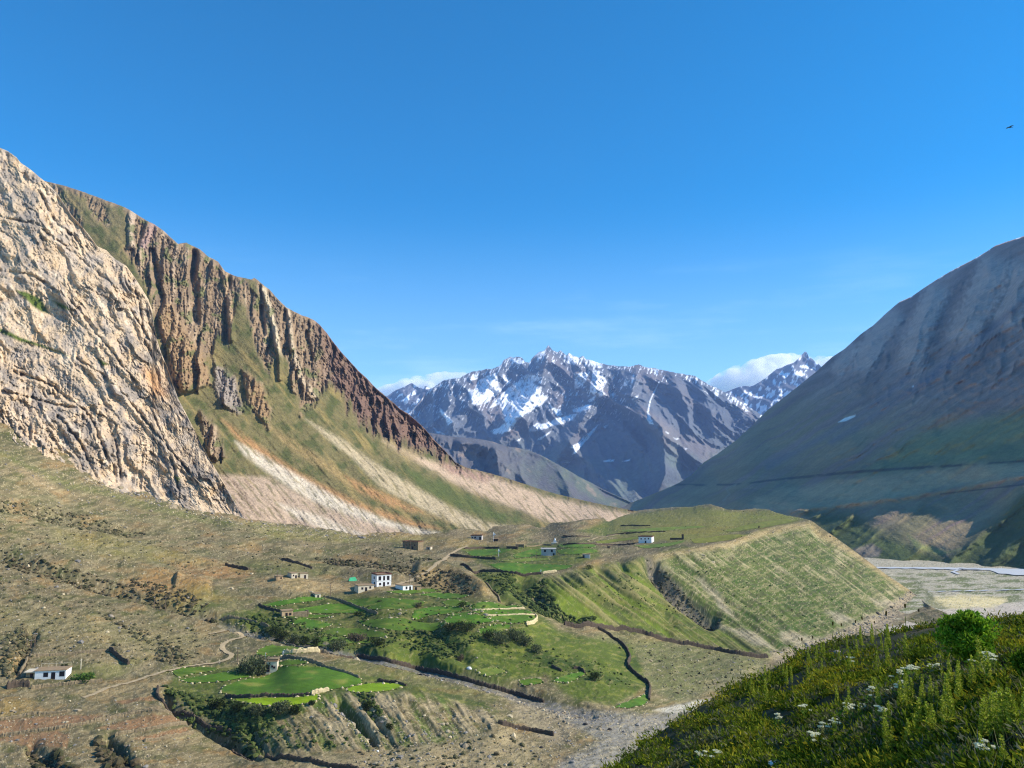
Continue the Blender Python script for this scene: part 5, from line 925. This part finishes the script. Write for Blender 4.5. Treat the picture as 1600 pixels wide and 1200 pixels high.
def ribbon(G, pts, width, name, mat, dz, label):
    p = smooth_line(pts, 8); L = np.concatenate([[0], np.cumsum(np.hypot(*np.diff(p, axis=0).T))]); n = int(L[-1] / 2) + 3; t = np.linspace(0, L[-1], n)
    u = np.interp(t, L, p[:, 0]); v = np.interp(t, L, p[:, 1]); Q = G.at(u, v); d = np.gradient(Q[:, :2], axis=0); d /= np.linalg.norm(d, axis=1, keepdims=True) + 1e-9; nr = np.stack([-d[:, 1], d[:, 0]], 1)
    w = width * (1 + .35 * fbm(t / 9, t * 0, 3, int(pts[0][0])))[:, None] * .5; rows = []
    for s in (-1, -.4, .4, 1): q = Q.copy(); q[:, :2] += nr * s * w; q[:, 2] += dz - .03 * abs(s); rows.append(q)
    P = np.array(rows); c = np.ones((4, n, 3)) * srgb(176, 154, 118); c = c * (1 + .25 * fbm(P[..., 0] / 2, P[..., 1] / 2, 3, 811))[..., None]
    o = link_mesh(name, P.reshape(-1, 3), quads=grid_quads(4, n)[:, ::-1], mat=mat, colr=c.reshape(-1, 3)); tag(o, kind='structure', label=label)
def build_paths(G):
    m = mat_col('dirt_track', .95, ((1., .2),), ((2., .08),))
    ribbon(G, [(608,917),(640,908),(662,901),(680,893),(693,884),(695,875),(704,866),(716,859),(730,853)], 3.2, 'path', m, .22, 'dirt track climbing past the white house')
    ribbon(G, [(130,1090),(150,1083),(172,1073),(205,1065),(240,1055),(290,1043),(340,1034),(362,1026),(352,1017),(347,1010),(362,1002),(380,997),(381,988),(372,980),(350,986),(326,990)], 2.2, 'path', m, .2, 'dirt track winding to the fields')
    ribbon(G, [(918,846),(925,843),(945,839),(970,835),(1010,831),(1060,827)], 2.5, 'path', m, .25, 'pale path along the plateau')

def make_bush(name, label, base, w, h, n, cols, leaf=.5, group=None, trunk=True, seed=1, lumps=7, cat='bush', rk=1.0):
    rs = np.random.RandomState(seed); r = empty(name, base); tag(r, label, cat, group)
    c = rs.uniform(-1, 1, (lumps, 3)) * np.array([w * .34, w * .3, h * .22]) + np.array([0, 0, h * .55]); rad = rs.uniform(.22, .36, lumps) * w * np.array(1.0); rad = np.minimum(rad, h * .55) * rk; c[:, :2] *= 1.05 if rk < 1 else 1; 
    if rk < 1: bl = rs.normal(size=(lumps, 3)); bl /= np.linalg.norm(bl, axis=1, keepdims=True); c = bl * rs.uniform(.35, 1, (lumps, 1)) ** .5 * np.array([w * .36, w * .32, h * .36]) + np.array([0, 0, h * .5])
    k = rs.randint(0, lumps, n); d = rs.normal(size=(n, 3)); d /= np.linalg.norm(d, axis=1, keepdims=True); q = c[k] + d * rad[k][:, None] * rs.uniform(.55, 1.08, (n, 1)) * np.array([1, 1, .8]); q[:, 2] = np.maximum(q[:, 2], .05 * h)
    dirs = d + rs.normal(size=(n, 3)) * .6 + np.array([0, 0, .3]); C = cols[rs.randint(0, len(cols), n)] * rs.uniform(.75, 1.25, (n, 1)) * (1 + .25 * (rs.uniform(-1, 1, lumps)[k])[:, None])
    V, Q, C = leaves(q, dirs, leaf * rs.uniform(.6, 1.3, n), leaf * .5 * rs.uniform(.7, 1.3, n), C, rs=rs)
    link_mesh('crown', V, quads=Q, mat=M['leaf'], colr=C, parent=r, smooth=False)
    b = MB()
    for i in range(4): e = c[i % lumps]; b.tube([(rs.uniform(-.05, .05) * w, 0, -.2 * h), tuple(e * np.array([.5, .5, .55])), tuple(e)], [.035 * w, .025 * w, .01 * w], 5)
    b.build('trunk', M['bark'], r); return r
BUSHES = [(396,1052,44,19,'g','dark rounded willow beside the tall stone hut'), (424,986,20,12,'d','first dark bush at the upper end of the streamside row'), (440,992,22,16,'d','tall dark bush in the streamside row under the mud-brick house'), (457,997,20,14,'g','grey-green bush in the middle of the streamside row'), (474,1001,17,12,'d','low dark bush near the lower end of the streamside row'), (493,1004,16,18,'d','narrow upright dark bush ending the streamside row'), (528,1006,26,10,'g','low spreading bush above the stream wall'), (558,1002,30,9,'p','low reddish-grey bush on the green bank'), (590,1008,22,9,'d','dark bush on the green bank near bare soil'),
 (705,985,22,9,'d','dark bush at the edge of the middle fields'), (728,988,28,11,'d','wide dark bush below the middle fields'), (765,1003,20,15,'d','black-shadowed bush at the left of the grey thicket'), (783,1006,26,17,'g','large grey bush in the thicket below the eastern fields'), (806,1000,26,16,'g','grey bush next to the pole on the green slope'), (822,1010,22,14,'g','lower grey bush trailing down the green slope'), (840,1021,18,11,'g','lowest grey bush of the thicket on the green slope'), (720,1025,11,9,'p','lone small bush on the bright green slope'), (930,1063,15,10,'d','round bush below the green slope near the small fields'), (340,1108,18,14,'d','dark bush at the shrubby edge of the lower terrace'), (372,1113,20,10,'d','bush under the bright green strip'), (402,1116,24,11,'g','wide bush below the bright green strip'), (436,1116,24,13,'g','large grey bush at the corner of the lower terrace'), (460,1119,18,12,'d','dark bush right of the grey corner bush'),
 (487,1104,8,6,'d','tiny bush at the end of the bright green strip'), (573,1105,14,14,'d','dark bush at the head of the streaked scarp'), (608,1140,9,7,'d','small bush halfway down the streaked scarp'), (128,1063,34,9,'y','green hedge-like bush beside the white single-storey house'), (101,1045,9,5,'d','small dark bush above the white single-storey house'), (920,889,11,8,'d','dark bush on the edge of the green slope below the small shed'), (652,948,12,6,'p','small bush between the terraced fields'), (560,962,14,5,'d','low bush on the terrace wall'), (722,948,14,6,'d','bush among the eastern fields'), (848,860,8,5,'d','small bush behind the grey two-storey house')]
def build_bushes(G):
    pal = {'g': np.array([srgb(92, 98, 68), srgb(112, 116, 84), srgb(70, 80, 48)]), 'd': np.array([srgb(56, 66, 32), srgb(74, 84, 42), srgb(48, 56, 30)]), 'p': np.array([srgb(104, 88, 74), srgb(92, 92, 60), srgb(118, 98, 84)]), 'y': np.array([srgb(88, 116, 46), srgb(70, 96, 36), srgb(104, 126, 60)])}
    for i, (u, v, w, h, k, lab) in enumerate(BUSHES):
        p = G.at(u, v); m = p[1] / F; make_bush('bush', lab, p, w * m, h * m * 1.1, int(260 + w * h * 2.2), pal[k], .32 + .012 * w, 'bushes between the fields', seed=i + 3, lumps=5 + w // 6)

SHRUB_AREAS = [  # outline, count, size, tone
 ([(-20,780),(60,790),(140,808),(230,836),(200,842),(120,826),(40,806),(-20,800)], 520, 1.2, 0), ([(0,858),(100,885),(170,905),(250,925),(330,955),(345,968),(300,962),(220,942),(120,915),(0,880)], 700, 1.3, 1), ([(180,895),(250,912),(320,940),(330,955),(240,930)], 160, 1.4, 1), ([(490,868),(560,874),(640,884),(660,905),(640,900),(590,893),(520,885)], 420, 1.4, 1), ([(560,850),(640,866),(700,880),(690,888),(640,882),(570,868)], 180, 1.2, 0), ([(640,902),(660,896),(690,898),(730,910),(752,930),(700,930),(650,915)], 320, 1.5, 1), ([(790,912),(830,915),(850,905),(860,925),(880,945),(930,965),(910,975),(870,960),(840,955),(810,935)], 620, 1.7, 2), ([(740,892),(800,898),(820,920),(780,925)], 160, 1.3, 2),
 ([(225,1000),(260,1000),(300,1030),(280,1045),(245,1035)], 220, 1.3, 0), ([(150,960),(200,975),(260,1000),(220,1005)], 90, 1.2, 0), ([(25,985),(60,985),(45,1020),(15,1060),(0,1050),(5,1010)], 300, 1.2, 0), ([(40,1168),(90,1172),(120,1200),(60,1210)], 260, 1.3, 1), ([(150,1152),(180,1158),(215,1190),(215,1215),(160,1200)], 320, 1.3, 1), ([(252,1072),(300,1085),(345,1092),(400,1108),(440,1110),(420,1140),(400,1180),(380,1165),(330,1135),(280,1110)], 400, 1.2, 2), ([(370,970),(430,955),(500,985),(560,1000),(620,1000),(600,1012),(520,1008),(430,995)], 330, 1.2, 2), ([(600,985),(690,985),(760,995),(700,1030),(660,1030),(620,1005)], 260, 1.1, 2), ([(560,940),(830,945),(830,980),(560,992)], 160, 1.0, 2), ([(1010,870),(1035,885),(1075,925),(1125,972),(1100,958),(1060,935),(1025,905)], 380, 1.3, 0), ([(560,1085),(580,1085),(600,1120),(580,1125)], 70, 1.1, 2),
 ([(0,800),(380,840),(560,860),(560,900),(300,900),(0,870)], 460, .9, 0), ([(0,890),(200,950),(340,990),(300,1040),(0,1040)], 480, .8, 0), ([(470,1110),(560,1165),(480,1172),(400,1160)], 60, .9, 2), ([(560,1170),(800,1150),(860,1200),(560,1215)], 160, .9, 0), ([(930,990),(1190,1035),(1060,1095),(1010,1050)], 260, .8, 0), ([(740,1005),(860,1010),(980,1050),(990,1075),(900,1060),(800,1040)], 130, .8, 2), ([(860,900),(1000,890),(1080,960),(950,950)], 160, .8, 2), ([(1060,870),(1260,830),(1400,930),(1290,990),(1150,960)], 420, .7, 2), ([(300,805),(400,820),(560,840),(400,850)], 120, .8, 0), ([(1120,790),(1250,806),(1250,812),(1100,830)], 60, .7, 2)]
def sample_poly(poly, n, rs):
    p = np.array(poly, float); out = np.zeros((0, 2))
    while len(out) < n:
        q = rs.uniform(p.min(0), p.max(0), (n * 3, 2)); out = np.vstack([out, q[inpoly(q[:, 0], q[:, 1], poly)]])
    return out[:n]
def build_ground_cover(G):
    rs = np.random.RandomState(11); pos = []; siz = []; cl = []
    pal = [np.array([srgb(104, 98, 68), srgb(92, 90, 60), srgb(122, 110, 80)]), np.array([srgb(92, 82, 56), srgb(108, 94, 68), srgb(76, 74, 46)]), np.array([srgb(78, 90, 40), srgb(66, 80, 36), srgb(98, 106, 54)])]
    for poly, n, s, t in SHRUB_AREAS:
        n = int(n * (1.4 if t == 2 else .85)); q = sample_poly(poly, n, rs); P = G.at(q[:, 0], q[:, 1]); z = s * np.minimum(rs.lognormal(-.5, .5, n), 1.5); pos.append(P + np.array([0, 0, 1]) * z[:, None] * .2); siz.append(z * .72); cl.append(.72 * pal[t][rs.randint(0, 3, n)] * rs.uniform(.7, 1.25, (n, 1)))
    for u, v in EDGE[1::2]: P = G.at(u, v); z = rs.uniform(.25, .8); pos.append(P[None]); siz.append(np.array([z])); cl.append(pal[2][rs.randint(0, 3)][None] * rs.uniform(.7, 1.2))
    V, T, C = blobs(np.vstack(pos), np.concatenate(siz), np.vstack(cl), .75, 1, .3, rs)
    tag(link_mesh('shrubbery', V, tris=T, mat=mat_col('dry_shrub', .95, ((2., .35),), ((3., .2),)), colr=C), 'low dark shrubs scattered over the valley ground', 'shrubs', kind='stuff').data.shade_flat()
    # loose stones
    pos = []; siz = []; cl = []
    for u, v in EDGE[::2]: P = G.at(u, v); pos.append(P[None]); siz.append(np.array([rs.uniform(.3, .75)])); cl.append(np.array([srgb(190, 172, 132)]) * rs.uniform(.7, 1.2))
    for poly, n, s in [([(0,800),(560,850),(560,930),(0,930)], 450, .5), ([(0,930),(340,985),(400,1040),(0,1050)], 450, .4), ([(0,1090),(300,1100),(300,1200),(0,1200)], 500, .35), ([(560,1175),(800,1085),(900,1120),(860,1210),(500,1210)], 900, .4), ([(1000,1000),(1200,1035),(1060,1100),(1010,1050)], 350, .45), ([(850,1110),(1060,1115),(1000,1180),(860,1200)], 900, .35), ([(640,1045),(800,1085),(940,1125),(900,1130),(780,1088),(660,1055)], 500, .4), ([(340,962),(450,998),(600,1030),(580,1032),(430,1000)], 260, .45), ([(1200,1022),(1290,997),(1370,960),(1430,918),(1440,935),(1380,985),(1300,1010)], 1200, .8), ([(380,812),(560,832),(660,836),(560,846),(400,826)], 400, .8), ([(130,745),(375,812),(380,822),(240,790),(120,752)], 400, .9), ([(470,1090),(560,1085),(650,1090),(770,1130),(720,1150),(600,1170),(500,1150)], 300, .35), ([(1060,855),(1260,820),(1380,930),(1200,1010)], 500, .4), ([(0,700),(380,815),(300,830),(0,800)], 700, .5), ([(400,950),(830,940),(830,985),(500,1000)], 240, .4), ([(510,1095),(535,1100),(590,1165),(575,1168)], 120, .5)]:
        q = sample_poly(poly, n, rs); P = G.at(q[:, 0], q[:, 1]); z = s * rs.lognormal(-.55, .55, n); pos.append(P); siz.append(z); cl.append(.8 * np.array([srgb(196, 178, 144), srgb(168, 150, 122), srgb(150, 142, 132)])[rs.randint(0, 3, n)] * rs.uniform(.7, 1.2, (n, 1)))
    V, T, C = blobs(np.vstack(pos), np.concatenate(siz), np.vstack(cl), .7, 1, .3, rs)
    tag(link_mesh('rubble', V, tris=T, mat=mat_col('loose_stone', .95, ((1.5, .2),), ()), colr=C), 'loose pale stones scattered over the valley ground', 'stones', kind='stuff').data.shade_flat()
    for u, v, px, mt, lab in [(173,966,9,'rock','orange-tinged boulder on the bare slope, upper of two'), (187,985,7,'rock','orange-tinged boulder on the bare slope, lower of two'), (953,1140,7,'rock_dark','dark isolated boulder on the grey gravel fan'), (846,1170,6,'rock_dark','dark upright boulder on the stony flat'), (915,1133,7,'rock_dark','dark boulder pile at the end of the stream'), (590,1174,4,'rock_white','pale boulder at the foot of the streaked scarp'), (745,1030,4,'rock','small boulder beside the stream bank'), (1371,960,7,'rock_dark','dark boulder on the talus at the foot of the great scarp'), (733,1045,8,'rock_white','pale rock heap at the edge of the small field by the stream'), (690,1062,3,'rock_white','small white boulder on the green flat by the stream'), (294,937,6,'rock','boulder at the bend of the shrubby stream'), (1297,838,3,'rock_dark','small dark rock just under the plateau corner')]:
        p = G.at(u, v); m = p[1] / F; B, T = ico(3); k = 1 + .35 * fbm(B[:, 0] * 1.3 + u, B[:, 1] * 1.3 + B[:, 2] * 1.7, 3, 5); Vv = B * k[:, None] * np.array([1, .8, .75]) * px * m * .5
        Vv = np.round(Vv / (px * m * .12)) * (px * m * .12) * .5 + Vv * .5; o = link_mesh('boulder', Vv, tris=T, mat=M[mt], smooth=False); o.location = p; tag(o, lab, 'boulder', 'boulders lying about the valley')

# ------------------------------------------------------------------ plants of the near hillside
def build_hillside_plants(H):
    rs = np.random.RandomState(21)
    top = lambda u: line_v([(930,1225),(960,1200),(1000,1165),(1050,1131),(1100,1099),(1150,1074),(1200,1049),(1250,1025),(1300,1006),(1350,996),(1400,986),(1450,979),(1500,973),(1600,962),(1700,955),(2000,940)], u)
    def spots(n, u0=945, u1=1980, v1=1300):
        q = np.stack([rs.uniform(u0, u1, n * 6), rs.uniform(945, v1, n * 6)], 1); q = q[q[:, 1] > top(q[:, 0]) + .5]; P0 = H.at(q[:, 0], q[:, 1]); s0 = .25 + .03 * P0[:, 1]; d1, d2, _ = cells(P0[:, 0] / s0, P0[:, 1] / s0, 731); q = q[(d1 < .44 + .12 * rs.uniform(-1, 1, len(q)))]; return q[:n]
    pal = np.array([srgb(96, 112, 30), srgb(124, 134, 36), srgb(70, 88, 26), srgb(150, 148, 46), srgb(96, 98, 58), srgb(150, 140, 36), srgb(116, 116, 90)]); pw = np.array([.28, .2, .2, .12, .09, .06, .05])
    n = 12500; q = spots(n); n = len(q); P = H.at(q[:, 0], q[:, 1]); d = P[:, 1]
    size = np.clip(.10 + .0062 * d, .10, .42) * rs.lognormal(0, .35, n) * (1 + .5 * (fbm(P[:, 0] / 3, P[:, 1] / 3, 2, 701) > .2))
    zone = fbm(P[:, 0] / 4, P[:, 1] / 4, 3, 702); ci = np.array([rs.choice(7, p=pw) for _ in range(n)]); ci[(zone > .22)] = rs.choice([4, 6, 0], (zone > .22).sum()); ci[(zone < -.28)] = rs.choice([3, 1, 5], (zone < -.28).sum())
    k = np.where(d < 14, 110, np.where(d < 26, 60, 32)); idx = np.repeat(np.arange(n), k); m = len(idx)
    dr = rs.normal(size=(m, 3)) * np.array([1, 1, .45]) + np.array([0, 0, .75]); dr /= np.linalg.norm(dr, axis=1, keepdims=True); s = size[idx][:, None]
    b = P[idx] + dr * s * rs.uniform(0, .8, (m, 1)) * np.array([1, 1, .7]) + rs.normal(size=(m, 3)) * s * np.array([.28, .28, .04])
    C = .8 * pal[ci][idx] * rs.uniform(.6, 1.4, (m, 1)) * (1 + .2 * zone[idx])[:, None]
    V, Q, C = leaves(b, dr + rs.normal(size=(m, 3)) * .35, np.minimum(s[:, 0] * rs.uniform(.22, .5, m), .035 + .0036 * P[idx][:, 1]), np.minimum(s[:, 0] * rs.uniform(.12, .22, m), .012 + .0012 * P[idx][:, 1]), C, rs=rs)
    tag(link_mesh('undergrowth', V, quads=Q, mat=M['leaf'], colr=C, smooth=False), 'dense low herbs and thyme cushions covering the near hillside', 'herbs', kind='stuff')
    # long grass blades nearest the camera
    n = 2200; q = spots(n, 1180); P = H.at(q[:, 0], q[:, 1]); keep = P[:, 1] < 15; P = P[keep]; n = len(P)
    dr = rs.normal(size=(n, 3)) * .35 + np.array([0.1, 0, 1]); C = np.array([srgb(128, 132, 60), srgb(100, 116, 44), srgb(150, 146, 104), srgb(132, 134, 122)])[rs.randint(0, 4, n)] * rs.uniform(.7, 1.2, (n, 1))
    V, Q, C = leaves(P, dr, rs.uniform(.12, .34, n), rs.uniform(.006, .014, n), C, .5, rs)
    tag(link_mesh('grass', V, quads=Q, mat=M['leaf'], colr=C, smooth=False), 'thin long grass between the herbs of the near hillside', 'grass', kind='stuff')
    # flower spikes: a stem with a bristly spike of buds
    def spike(seed, h, knob=False):
        r = np.random.RandomState(seed); s = MB().tube([(0, 0, -.05), (.01, .01, h * .5), (.0, .02, h * (.55 if knob else .6))], [.015, .012, .010], 5)
        n = 210; t = r.uniform(.25, 1, n) if not knob else r.uniform(.86, 1, n); a = r.uniform(0, 2 * math.pi, n); rad = (.085 * (1.08 - t) ** .6 if not knob else .024 * np.sqrt(np.clip(1 - ((t - .93) / .08) ** 2, .05, 1)))
        b = np.stack([rad * .3 * np.cos(a), rad * .3 * np.sin(a) + .02, t * h], 1); dd = np.stack([np.cos(a), np.sin(a), .9 + 0 * a], 1)
        c = np.array([srgb(162, 172, 56), srgb(136, 152, 46), srgb(180, 182, 84)])[r.randint(0, 3, n)] if not knob else np.array([srgb(112, 108, 54), srgb(120, 100, 62)])[r.randint(0, 2, n)]
        return s, leaves(b, dd, rad * 1.1 + .012, 0 * rad + .026, c * r.uniform(.7, 1.2, (n, 1)), rs=r)
    protos = {}
    def put_spike(u, v, h, knob, lab, grp):
        key = (knob, rs.randint(0, 3))
        if key not in protos:
            s, lv = spike(31 + key[1] + 7 * knob, 1.0, knob); st = link_mesh('stem', s.V, faces=s.F, mat=M['stem']); sp = link_mesh('spike', lv[0], quads=lv[1], mat=M['leaf'], colr=lv[2], smooth=False); protos[key] = (st.data, sp.data); bpy.data.objects.remove(st); bpy.data.objects.remove(sp)
        r = empty('flower_spike', H.at(u, v), rs.uniform(0, 6.28)); r.scale = (h * .9 + .12, h * .9 + .12, h); tag(r, lab, 'flower', grp); r.rotation_euler = (rs.normal() * .05, rs.normal() * .05, rs.uniform(0, 6))
        for nm, me in zip(('stem', 'seed_head' if knob else 'spike'), protos[key]): o = bpy.data.objects.new(nm, me); col.objects.link(o); o.parent = r
    M['stem'] = mat_flat('green_stem', srgb(116, 124, 56), .9, .15, 10)
    for u in [1226,1254,1272,1301,1316,1338,1352,1368,1384,1388,1416,1440]:
        put_spike(u, top(u) + rs.uniform(2, 9), rs.uniform(.75, 1.3), True, 'thin stalk with dark seed head standing on the skyline of the near hillside', 'seed-head stalks on the hillside skyline')
    for i in range(34): u = rs.uniform(1170, 1420); put_spike(u, top(u) + rs.uniform(14, 66), rs.uniform(.6, 1.05), False, 'slender pale green flower spike rising from the herbs below the skyline', 'slender spikes on the hillside')
    for i in range(46): put_spike(rs.uniform(1300, 1500), rs.uniform(1085, 1190), rs.uniform(.32, .62), False, 'yellow-green flower spike among the white umbels of the near hillside', 'spikes among the white flowers')
    for u, v, h in [(1538,1172,.42),(1546,1166,.40),(1553,1170,.46),(1563,1168,.44),(1571,1172,.48),(1580,1166,.42),(1588,1170,.45),(1596,1168,.42),(1604,1172,.45),(1465,1215,.3),(1540,1210,.3),(1575,1215,.32),(1538,1075,.62),(1546,1078,.5),(1518,1090,.5),(1501,1095,.48),(1490,1098,.5)]:
        put_spike(u, v, h, False, 'stout bright green flower spike standing close by in dark shade', 'stout spikes close to the viewer')
    # white umbels
    M['petal'] = mat_leaf('petal', .25)
    def umbel(seed):
        r = np.random.RandomState(seed); k = r.randint(4, 8); tips = np.stack([r.uniform(-.2, .2, k), r.uniform(-.15, .15, k), r.uniform(.42, .6, k)], 1); s = MB()
        for t in tips: s.tube([(0, 0, -.05), (t[0] * .4, t[1] * .4, t[2] * .55), tuple(t)], [.009, .007, .005], 5)
        b = []; 
        for t in tips: a = r.uniform(0, 6.28, 110); rr = .08 * np.sqrt(r.uniform(0, 1, 110)); b.append(np.stack([t[0] + rr * np.cos(a), t[1] + rr * np.sin(a), t[2] + .02 - rr * .15 + r.uniform(-.008, .008, 110)], 1))
        n = 110; fl = [leaves(q, r.normal(size=(n, 3)) * np.array([1, 1, .25]), 0 * q[:, 0] + .03, 0 * q[:, 0] + .022, np.ones((n, 3)) * np.array([.86, .85, .6]) * r.uniform(.75, 1.1, (n, 1)), rs=r) for q in b]
        m = 130; lb = np.stack([r.uniform(-.2, .2, m), r.uniform(-.2, .2, m), r.uniform(.0, .36, m)], 1); lv = leaves(lb, r.normal(size=(m, 3)) + np.array([0, 0, .4]), r.uniform(.05, .12, m), r.uniform(.025, .05, m), np.array([srgb(90, 128, 40), srgb(70, 104, 34), srgb(118, 146, 60)])[r.randint(0, 3, m)], rs=r)
        return s, fl, lv
    um = []
    for i in range(4):
        s, fl, lv = umbel(51 + i); a = link_mesh('stem', s.V, faces=s.F, mat=M['stem']); bs = [link_mesh('flower_head', q[0], quads=q[1], mat=M['petal'], colr=q[2], smooth=False) for q in fl]; c = link_mesh('leaves', lv[0], quads=lv[1], mat=M['leaf'], colr=lv[2], smooth=False); um.append([('stem', a.data), ('leaves', c.data)] + [('flower_head', o.data) for o in bs])
        for o in [a, c] + bs: bpy.data.objects.remove(o)
    US = [(1095,1203),(1118,1203),(1291,1162),(1303,1160),(1323,1136),(1343,1142),(1366,1114),(1398,1112),(1419,1062),(1428,1068),(1405,1076),(1460,1077),(1422,1098),(1412,1114),(1531,1058),(1548,1056),(1385,1152),(1260,1122),(1215,1142),(1280,1190),(1545,1208),(1330,1044)]
    for i, (u, v) in enumerate(US):
        p = H.at(u, v); h = float(np.clip(.28 + .022 * p[1], .38, .8)); r = empty('white_flower', p, i * 1.3, h); r.scale = (h, h, h); tag(r, 'cream-white umbel flower with feathery leaves on the near hillside', 'flower', 'white umbels on the hillside')
        for nm, me in um[i % 4]: o = bpy.data.objects.new(nm, me); col.objects.link(o); o.parent = r
    # the bush on the skyline, rocks
    p = Vector(H.at(1514, 1056)); pal2 = np.array([srgb(112, 150, 38), srgb(132, 166, 42), srgb(88, 124, 34), srgb(152, 178, 60)])
    m = p.y / F; make_bush('bush', 'big bright green leafy bush on the near hillside against the river plain', p, 92 * m, 104 * m, 6800, pal2 * .92, .06, seed=91, lumps=30, rk=.52); p = Vector(H.at(1616, 1078)); m = p.y / F; make_bush('bush', 'dark bush cut by the right-hand edge of the picture on the near hillside', p, 50 * m, 56 * m, 4500, pal2 * .6, .05, seed=79, lumps=18, rk=.7)
    for u, v, px, mt, lab in [(1212,1194,20,'rock_white','flat white rock among flowers at the lower edge of the hillside'), (1532,1194,34,'rock','grey rounded rock in the shade below the stout spikes'), (1290,1014,16,'rock_dark','dark mossy rock on the crest of the near hillside'), (1308,1020,11,'rock','small grey rock beside the dark mossy rock')]:
        p = H.at(u, v); m = p[1] / F; B, T = ico(3); k = 1 + .3 * fbm(B[:, 0] * 1.2 + u, B[:, 1] * 1.2 + B[:, 2] * 1.5, 3, 9); o = link_mesh('rock', B * k[:, None] * np.array([1, .7, .5]) * px * m * .55, tris=T, mat=M[mt], smooth=True); o.location = p + np.array([0, 0, .1 * px * m]); tag(o, lab, 'rock')

def build_bird():
    p = Vector(place(1578, 199, 70)); r = empty('bird', p); tag(r, 'small dark bird gliding alone in the clear blue sky', 'bird')
    # body, wings and tail are one continuous skin, banking to the left
    sec = [(-.19, .012, 0), (-.13, .03, .004), (-.05, .055, 0), (.05, .06, 0), (.13, .045, .012), (.18, .034, .02), (.225, .026, .022), (.26, .006, .016)]
    V = []; n = 8
    for y, rd, z in sec:
        for j in range(n): t = 2 * math.pi * j / n; V.append((rd * math.cos(t), y, z + rd * .8 * math.sin(t)))
    Fc = [(i * n + j, i * n + (j + 1) % n, (i + 1) * n + (j + 1) % n, (i + 1) * n + j) for i in range(len(sec) - 1) for j in range(n)] + [tuple(range(n - 1, -1, -1)), tuple((len(sec) - 1) * n + j for j in range(n))]
    def blade(pts, th=.008):
        k = len(V)
        for a in pts: V.append((a[0], a[1], a[2] + th))
        for a in pts: V.append((a[0], a[1], a[2] - th))
        q = len(pts); Fc.append(tuple(k + i for i in range(q))); Fc.append(tuple(k + q + i for i in range(q - 1, -1, -1)))
        for i in range(q): Fc.append((k + i, k + q + i, k + q + (i + 1) % q, k + (i + 1) % q))
    for s in (1, -1):
        blade([(s * .03, .10, .01), (s * .16, .15, .04), (s * .30, .10, .05), (s * .42, -.02, .03), (s * .34, -.03, .035), (s * .20, -.05, .03), (s * .03, -.06, .01)])
    blade([(-.02, -.16, 0), (.02, -.16, 0), (.06, -.30, -.004), (0, -.27, 0), (-.06, -.30, -.004)])
    o = link_mesh('body', V, faces=Fc, mat=M['bird'], parent=r, smooth=False); r.rotation_euler = (math.radians(8), math.radians(-24), math.radians(-75)); r.scale = (1.05, 1.05, 1.05)
    r.rotation_euler = (math.radians(24), math.radians(-27), math.radians(8))

def build_clouds():
    m = bpy.data.materials.new('cloud_vapour'); m.use_nodes = True; t = m.node_tree; t.nodes.clear(); o = t.nodes.new('ShaderNodeOutputMaterial'); v = t.nodes.new('ShaderNodeVolumePrincipled'); v.inputs['Color'].default_value = (1, 1, 1, 1); v.inputs['Anisotropy'].default_value = .2
    tc = t.nodes.new('ShaderNodeTexCoord'); nz = t.nodes.new('ShaderNodeTexNoise'); nz.inputs['Scale'].default_value = .0026; nz.inputs['Detail'].default_value = 5; t.links.new(tc.outputs['Object'], nz.inputs['Vector'])
    mr = t.nodes.new('ShaderNodeMapRange'); mr.inputs[1].default_value = .42; mr.inputs[2].default_value = .62; mr.inputs[3].default_value = .0; mr.inputs[4].default_value = .012; t.links.new(nz.outputs['Fac'], mr.inputs[0]); t.links.new(mr.outputs[0], v.inputs['Density']); t.links.new(v.outputs[0], o.inputs['Volume'])
    for pts, lab in [([(585,626,16),(600,616,16),(615,610,16),(635,602,15),(655,595,13),(670,592,12),(685,589,12),(700,587,10),(712,586,9),(725,585,8),(740,585,6),(640,612,18),(670,606,16)], 'white cloud bank behind the snow peak beyond the brown ridge'),
                     ([(1090,614,10),(1105,606,12),(1120,599,14),(1133,594,16),(1147,588,18),(1160,584,20),(1172,580,20),(1185,575,19),(1198,570,18),(1210,565,16),(1222,562,14),(1235,560,12),(1248,560,10),(1260,560,9),(1272,560,9),(1285,561,10),(1298,563,11),(1310,566,12),(1160,600,24),(1200,594,26),(1130,610,16),(1235,580,22)], 'white cloud bank behind the pointed peak above the dark slope')]:
        rs = np.random.RandomState(len(pts)); V = []; T = []; B, Tf = ico(3); c0 = place(pts[0][0], pts[0][1], 16500); k0 = 0; mpx = 16500 / F
        for u, v_, rp in pts:
            for j in range(3):
                rad = rp * mpx * (1.15 if j == 0 else rs.uniform(.4, .7)); c = place(u + (j > 0) * rs.normal() * rp * .7, v_ + 3 + (j > 0) * rs.uniform(-.6, .4) * rp, 16500 + rs.normal() * 150) - c0; kk = 1 + .3 * fbm(B[:, 0] * 1.6 + u + j, B[:, 1] * 1.6 + B[:, 2] * 1.9, 3, 4)
                V.append(B * kk[:, None] * np.array([1.25, 1.1, .8]) * rad + c); T.append(Tf + k0); k0 += len(B)
        ob = link_mesh('cloud', np.vstack(V), tris=np.vstack(T), mat=m); ob.location = c0; tag(ob, lab, 'cloud', kind='thing')
        md = ob.modifiers.new('union', 'REMESH'); md.mode = 'VOXEL'; md.voxel_size = 28
build_snow_mountain(); build_far_peaks(); build_mid_hill(); build_right_mountain(); build_brown_ridge(); build_cliff()
G = build_valley(); build_river_plain(); H = build_foreground(); build_haze()
make_materials(); build_fields(G); build_paths(G); build_houses(G); build_walls(G); build_poles(G); build_bushes(G); build_ground_cover(G)
build_hillside_plants(H); build_bird(); build_clouds()
